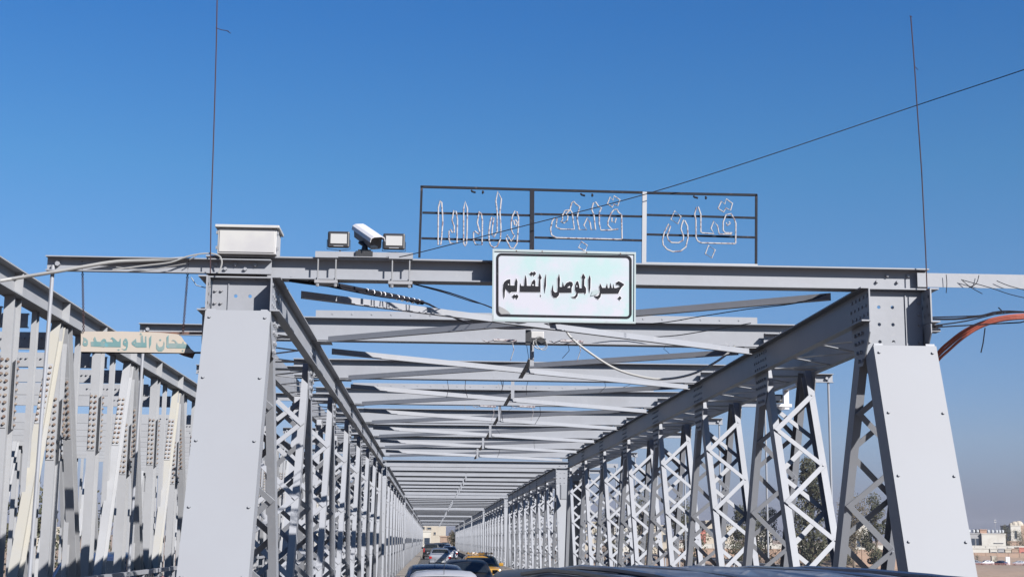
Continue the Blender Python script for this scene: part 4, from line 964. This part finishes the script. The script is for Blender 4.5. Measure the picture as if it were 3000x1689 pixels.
# right-hand cables
for k, dy in enumerate((0, 13, -11)):
    rod([(2716,1180+dy,16.9),(2722,1110+dy,16.8),(2730,1070+dy,16.6),(2752,1038+dy,16.4),(2779,1013+dy,16.3),(2821,979+dy*.8,16.1),(2870,952+dy*.5,16),(2928,934+dy*.4,15.9),(3000,926+dy*.4,15.8),(3120,924+dy*.5,15.7),(3500,950+dy,15.2),(4300,900+dy,14)], 16, .016, M['redcable'], 'red_conduit', ['middle strand of the red conduits curving away at the right edge','lowest strand of the red conduits at the right edge','topmost strand of the red conduits at the right edge'][k], 'cable', 'red conduits beside the right end post', None, 8, 4)
for k, (pix, lb) in enumerate((([(2722,929),(2860,925),(3060,913),(3600,931),(4400,883)],'upper black wire from the right gusset to the right edge'), ([(2722,934),(2800,934),(2870,926),(2935,912),(3060,916),(3600,934),(4400,886)],'twisted black wire crossing the red conduits'), ([(2735,953),(2830,940),(2935,915)],'slanting black wire up to the knot on the red conduits'), ([(2740,958),(2880,950),(2990,944),(3060,940),(3600,958),(4400,910)],'lowest black wire beneath the red conduits'))):
    rod(pix, 15.9, .008 if k != 1 else .012, M['wire'], 'black_wire', lb, 'wire', 'black wires at the right edge', [[(2925,900),(2935,910),(2942,918)],[(2886,960),(2880,1005),(2874,1032)]] if k == 1 else None, 5, 3)
for k, (pix, lb) in enumerate((([(2816,818),(2842,840),(2878,860)],'short wire crossing the right cantilever, left one'), ([(2868,806),(2860,830),(2838,842)],'short upright wire hooked on the right cantilever'), ([(2772,804),(2774,830),(2772,858)],'vertical wire hanging over the right cantilever'), ([(2820,820),(2900,842),(2960,862),(3030,878)],'long loose wire sliding down the right cantilever'), ([(2920,822),(2960,838),(3030,856)],'upper loose wire at the end of the right cantilever'))):
    rod(pix, 15.88, .0045, M['wire'], 'loose_wire', lb, 'wire', 'loose wires on the right cantilever', None, 4, 3)
# left post conduits and bracket
rod([(610,905),(606,1050),(600,1250),(590,1450),(575,1689)], 16.35, .022, M['wire'], 'conduit_pipe', 'black conduit running down the outer side of the left end post', 'pipe', 'conduits on the left end post', None, 6, 3)
rod([(597,900),(594,1050),(597,1150),(590,1300),(570,1689)], 16.5, .016, M['wirelight'], 'conduit_pipe', 'pale ribbed conduit beside the black one on the left end post', 'pipe', 'conduits on the left end post', None, 6, 3)
mb = MB(); a = at(590, 905, 16.1); mb.add([a+V((0,-.05,0)), a+V((.14,-.05,0)), a+V((.14,.05,0)), a+V((0,.05,0)), a+V((0,-.05,.012)), a+V((.14,-.05,.012)), a+V((.14,.05,.012)), a+V((0,.05,.012)), a+V((.13,0,-.13)), a+V((.13,.01,-.13))], [(3,2,1,0),(4,5,6,7),(0,1,5,4),(1,2,6,5),(2,3,7,6),(3,0,4,7),(0,1,8),(3,9,2),(0,8,9,3),(1,2,9,8)])
tag(mb.build('angle_bracket', M['paint'], origin=a), 'small triangular bracket on the outer face of the left end post', 'bracket', 'brackets on the end posts')
mb = MB(); a = at(2723, 958, 16.1); mb.box(a.x, a.x+.12, a.y-.1, a.y+.1, a.z, a.z+.02); mb.box(a.x, a.x+.10, a.y-.08, a.y+.08, a.z-.06, a.z-.022); tag(mb.build('angle_bracket', M['paint'], origin=a), 'small shelf bracket on the outer face of the right end post', 'bracket', 'brackets on the end posts')
# floodlight on a white pole outside the right truss
a = at(2303, 1195, 27.2)
r = thing('floodlight', (a.x, 27.2, 5.0), 'small floodlight on a white bracket hanging outside the right truss behind the second web member', 'floodlight')
mb = MB(); mb.box(a.x-.05, a.x+.05, 27.15, 27.25, at(2303,1199,27.2).z, 5.0); p1 = at(2266,1187,27.2); mb.box(p1.x, a.x+.10, 27.14, 27.26, p1.z-.03, p1.z+.03); mb.box(a.x-.05, a.x+.05, 26.25, 27.149, 4.90, 4.999); mb.build('bracket', M['white'], r)
p0, p2 = at(2263,1180,27.1), at(2292,1155,27.1)
mb = MB(); mb.box(p0.x, p2.x, 27.06, 27.12, p0.z, p2.z); mb.build('housing', M['dark'], r, bevel=.012)
mb = MB(); mb.box(p0.x+.01, p2.x-.04, 27.05, 27.058, p0.z+.045, p2.z-.03); mb.build('lens', M['lampglass'], r)
mb = MB(); q = at(2283,1196,27.1); mb.cone(q+V((0,0,.03)), q+V((0,0,-.03)), .13, .07, 12); mb.build('dome', M['white'], r)
# grey cabinet hung on the second portal
a, b = at(1641, 1462, 56.3), at(1665, 1418, 56.3)
r = thing('portal_cabinet', ((a.x+b.x)/2, 56.3, a.z), 'pale metal cabinet fixed to the right post of the second portal', 'cabinet')
mb = MB(); mb.box(a.x, b.x, 56.15, 56.45, a.z, b.z); mb.build('case', M['plate'], r, bevel=.01); mb = MB(); mb.box(a.x+.03, b.x-.03, 56.14, 56.148, a.z+.03, b.z-.03); mb.build('door', M['plate'], r)

# ---- thin winter haze over the river and the far bank
hz = MB(); hz.box(-2520, 2520, -420, 2620, -13, 36); ho = hz.build('haze', [], None); ho['kind'] = 'stuff'
hm = bpy.data.materials.new('haze'); hm.use_nodes = True; ht = hm.node_tree; ht.nodes.clear()
hp = ht.nodes.new('ShaderNodeVolumePrincipled'); hp.inputs['Color'].default_value = (.80, .84, .95, 1); hp.inputs['Density'].default_value = .00009; hp.inputs['Anisotropy'].default_value = .2
hq = ht.nodes.new('ShaderNodeOutputMaterial'); ht.links.new(hp.outputs[0], hq.inputs['Volume']); ho.data.materials.append(hm)
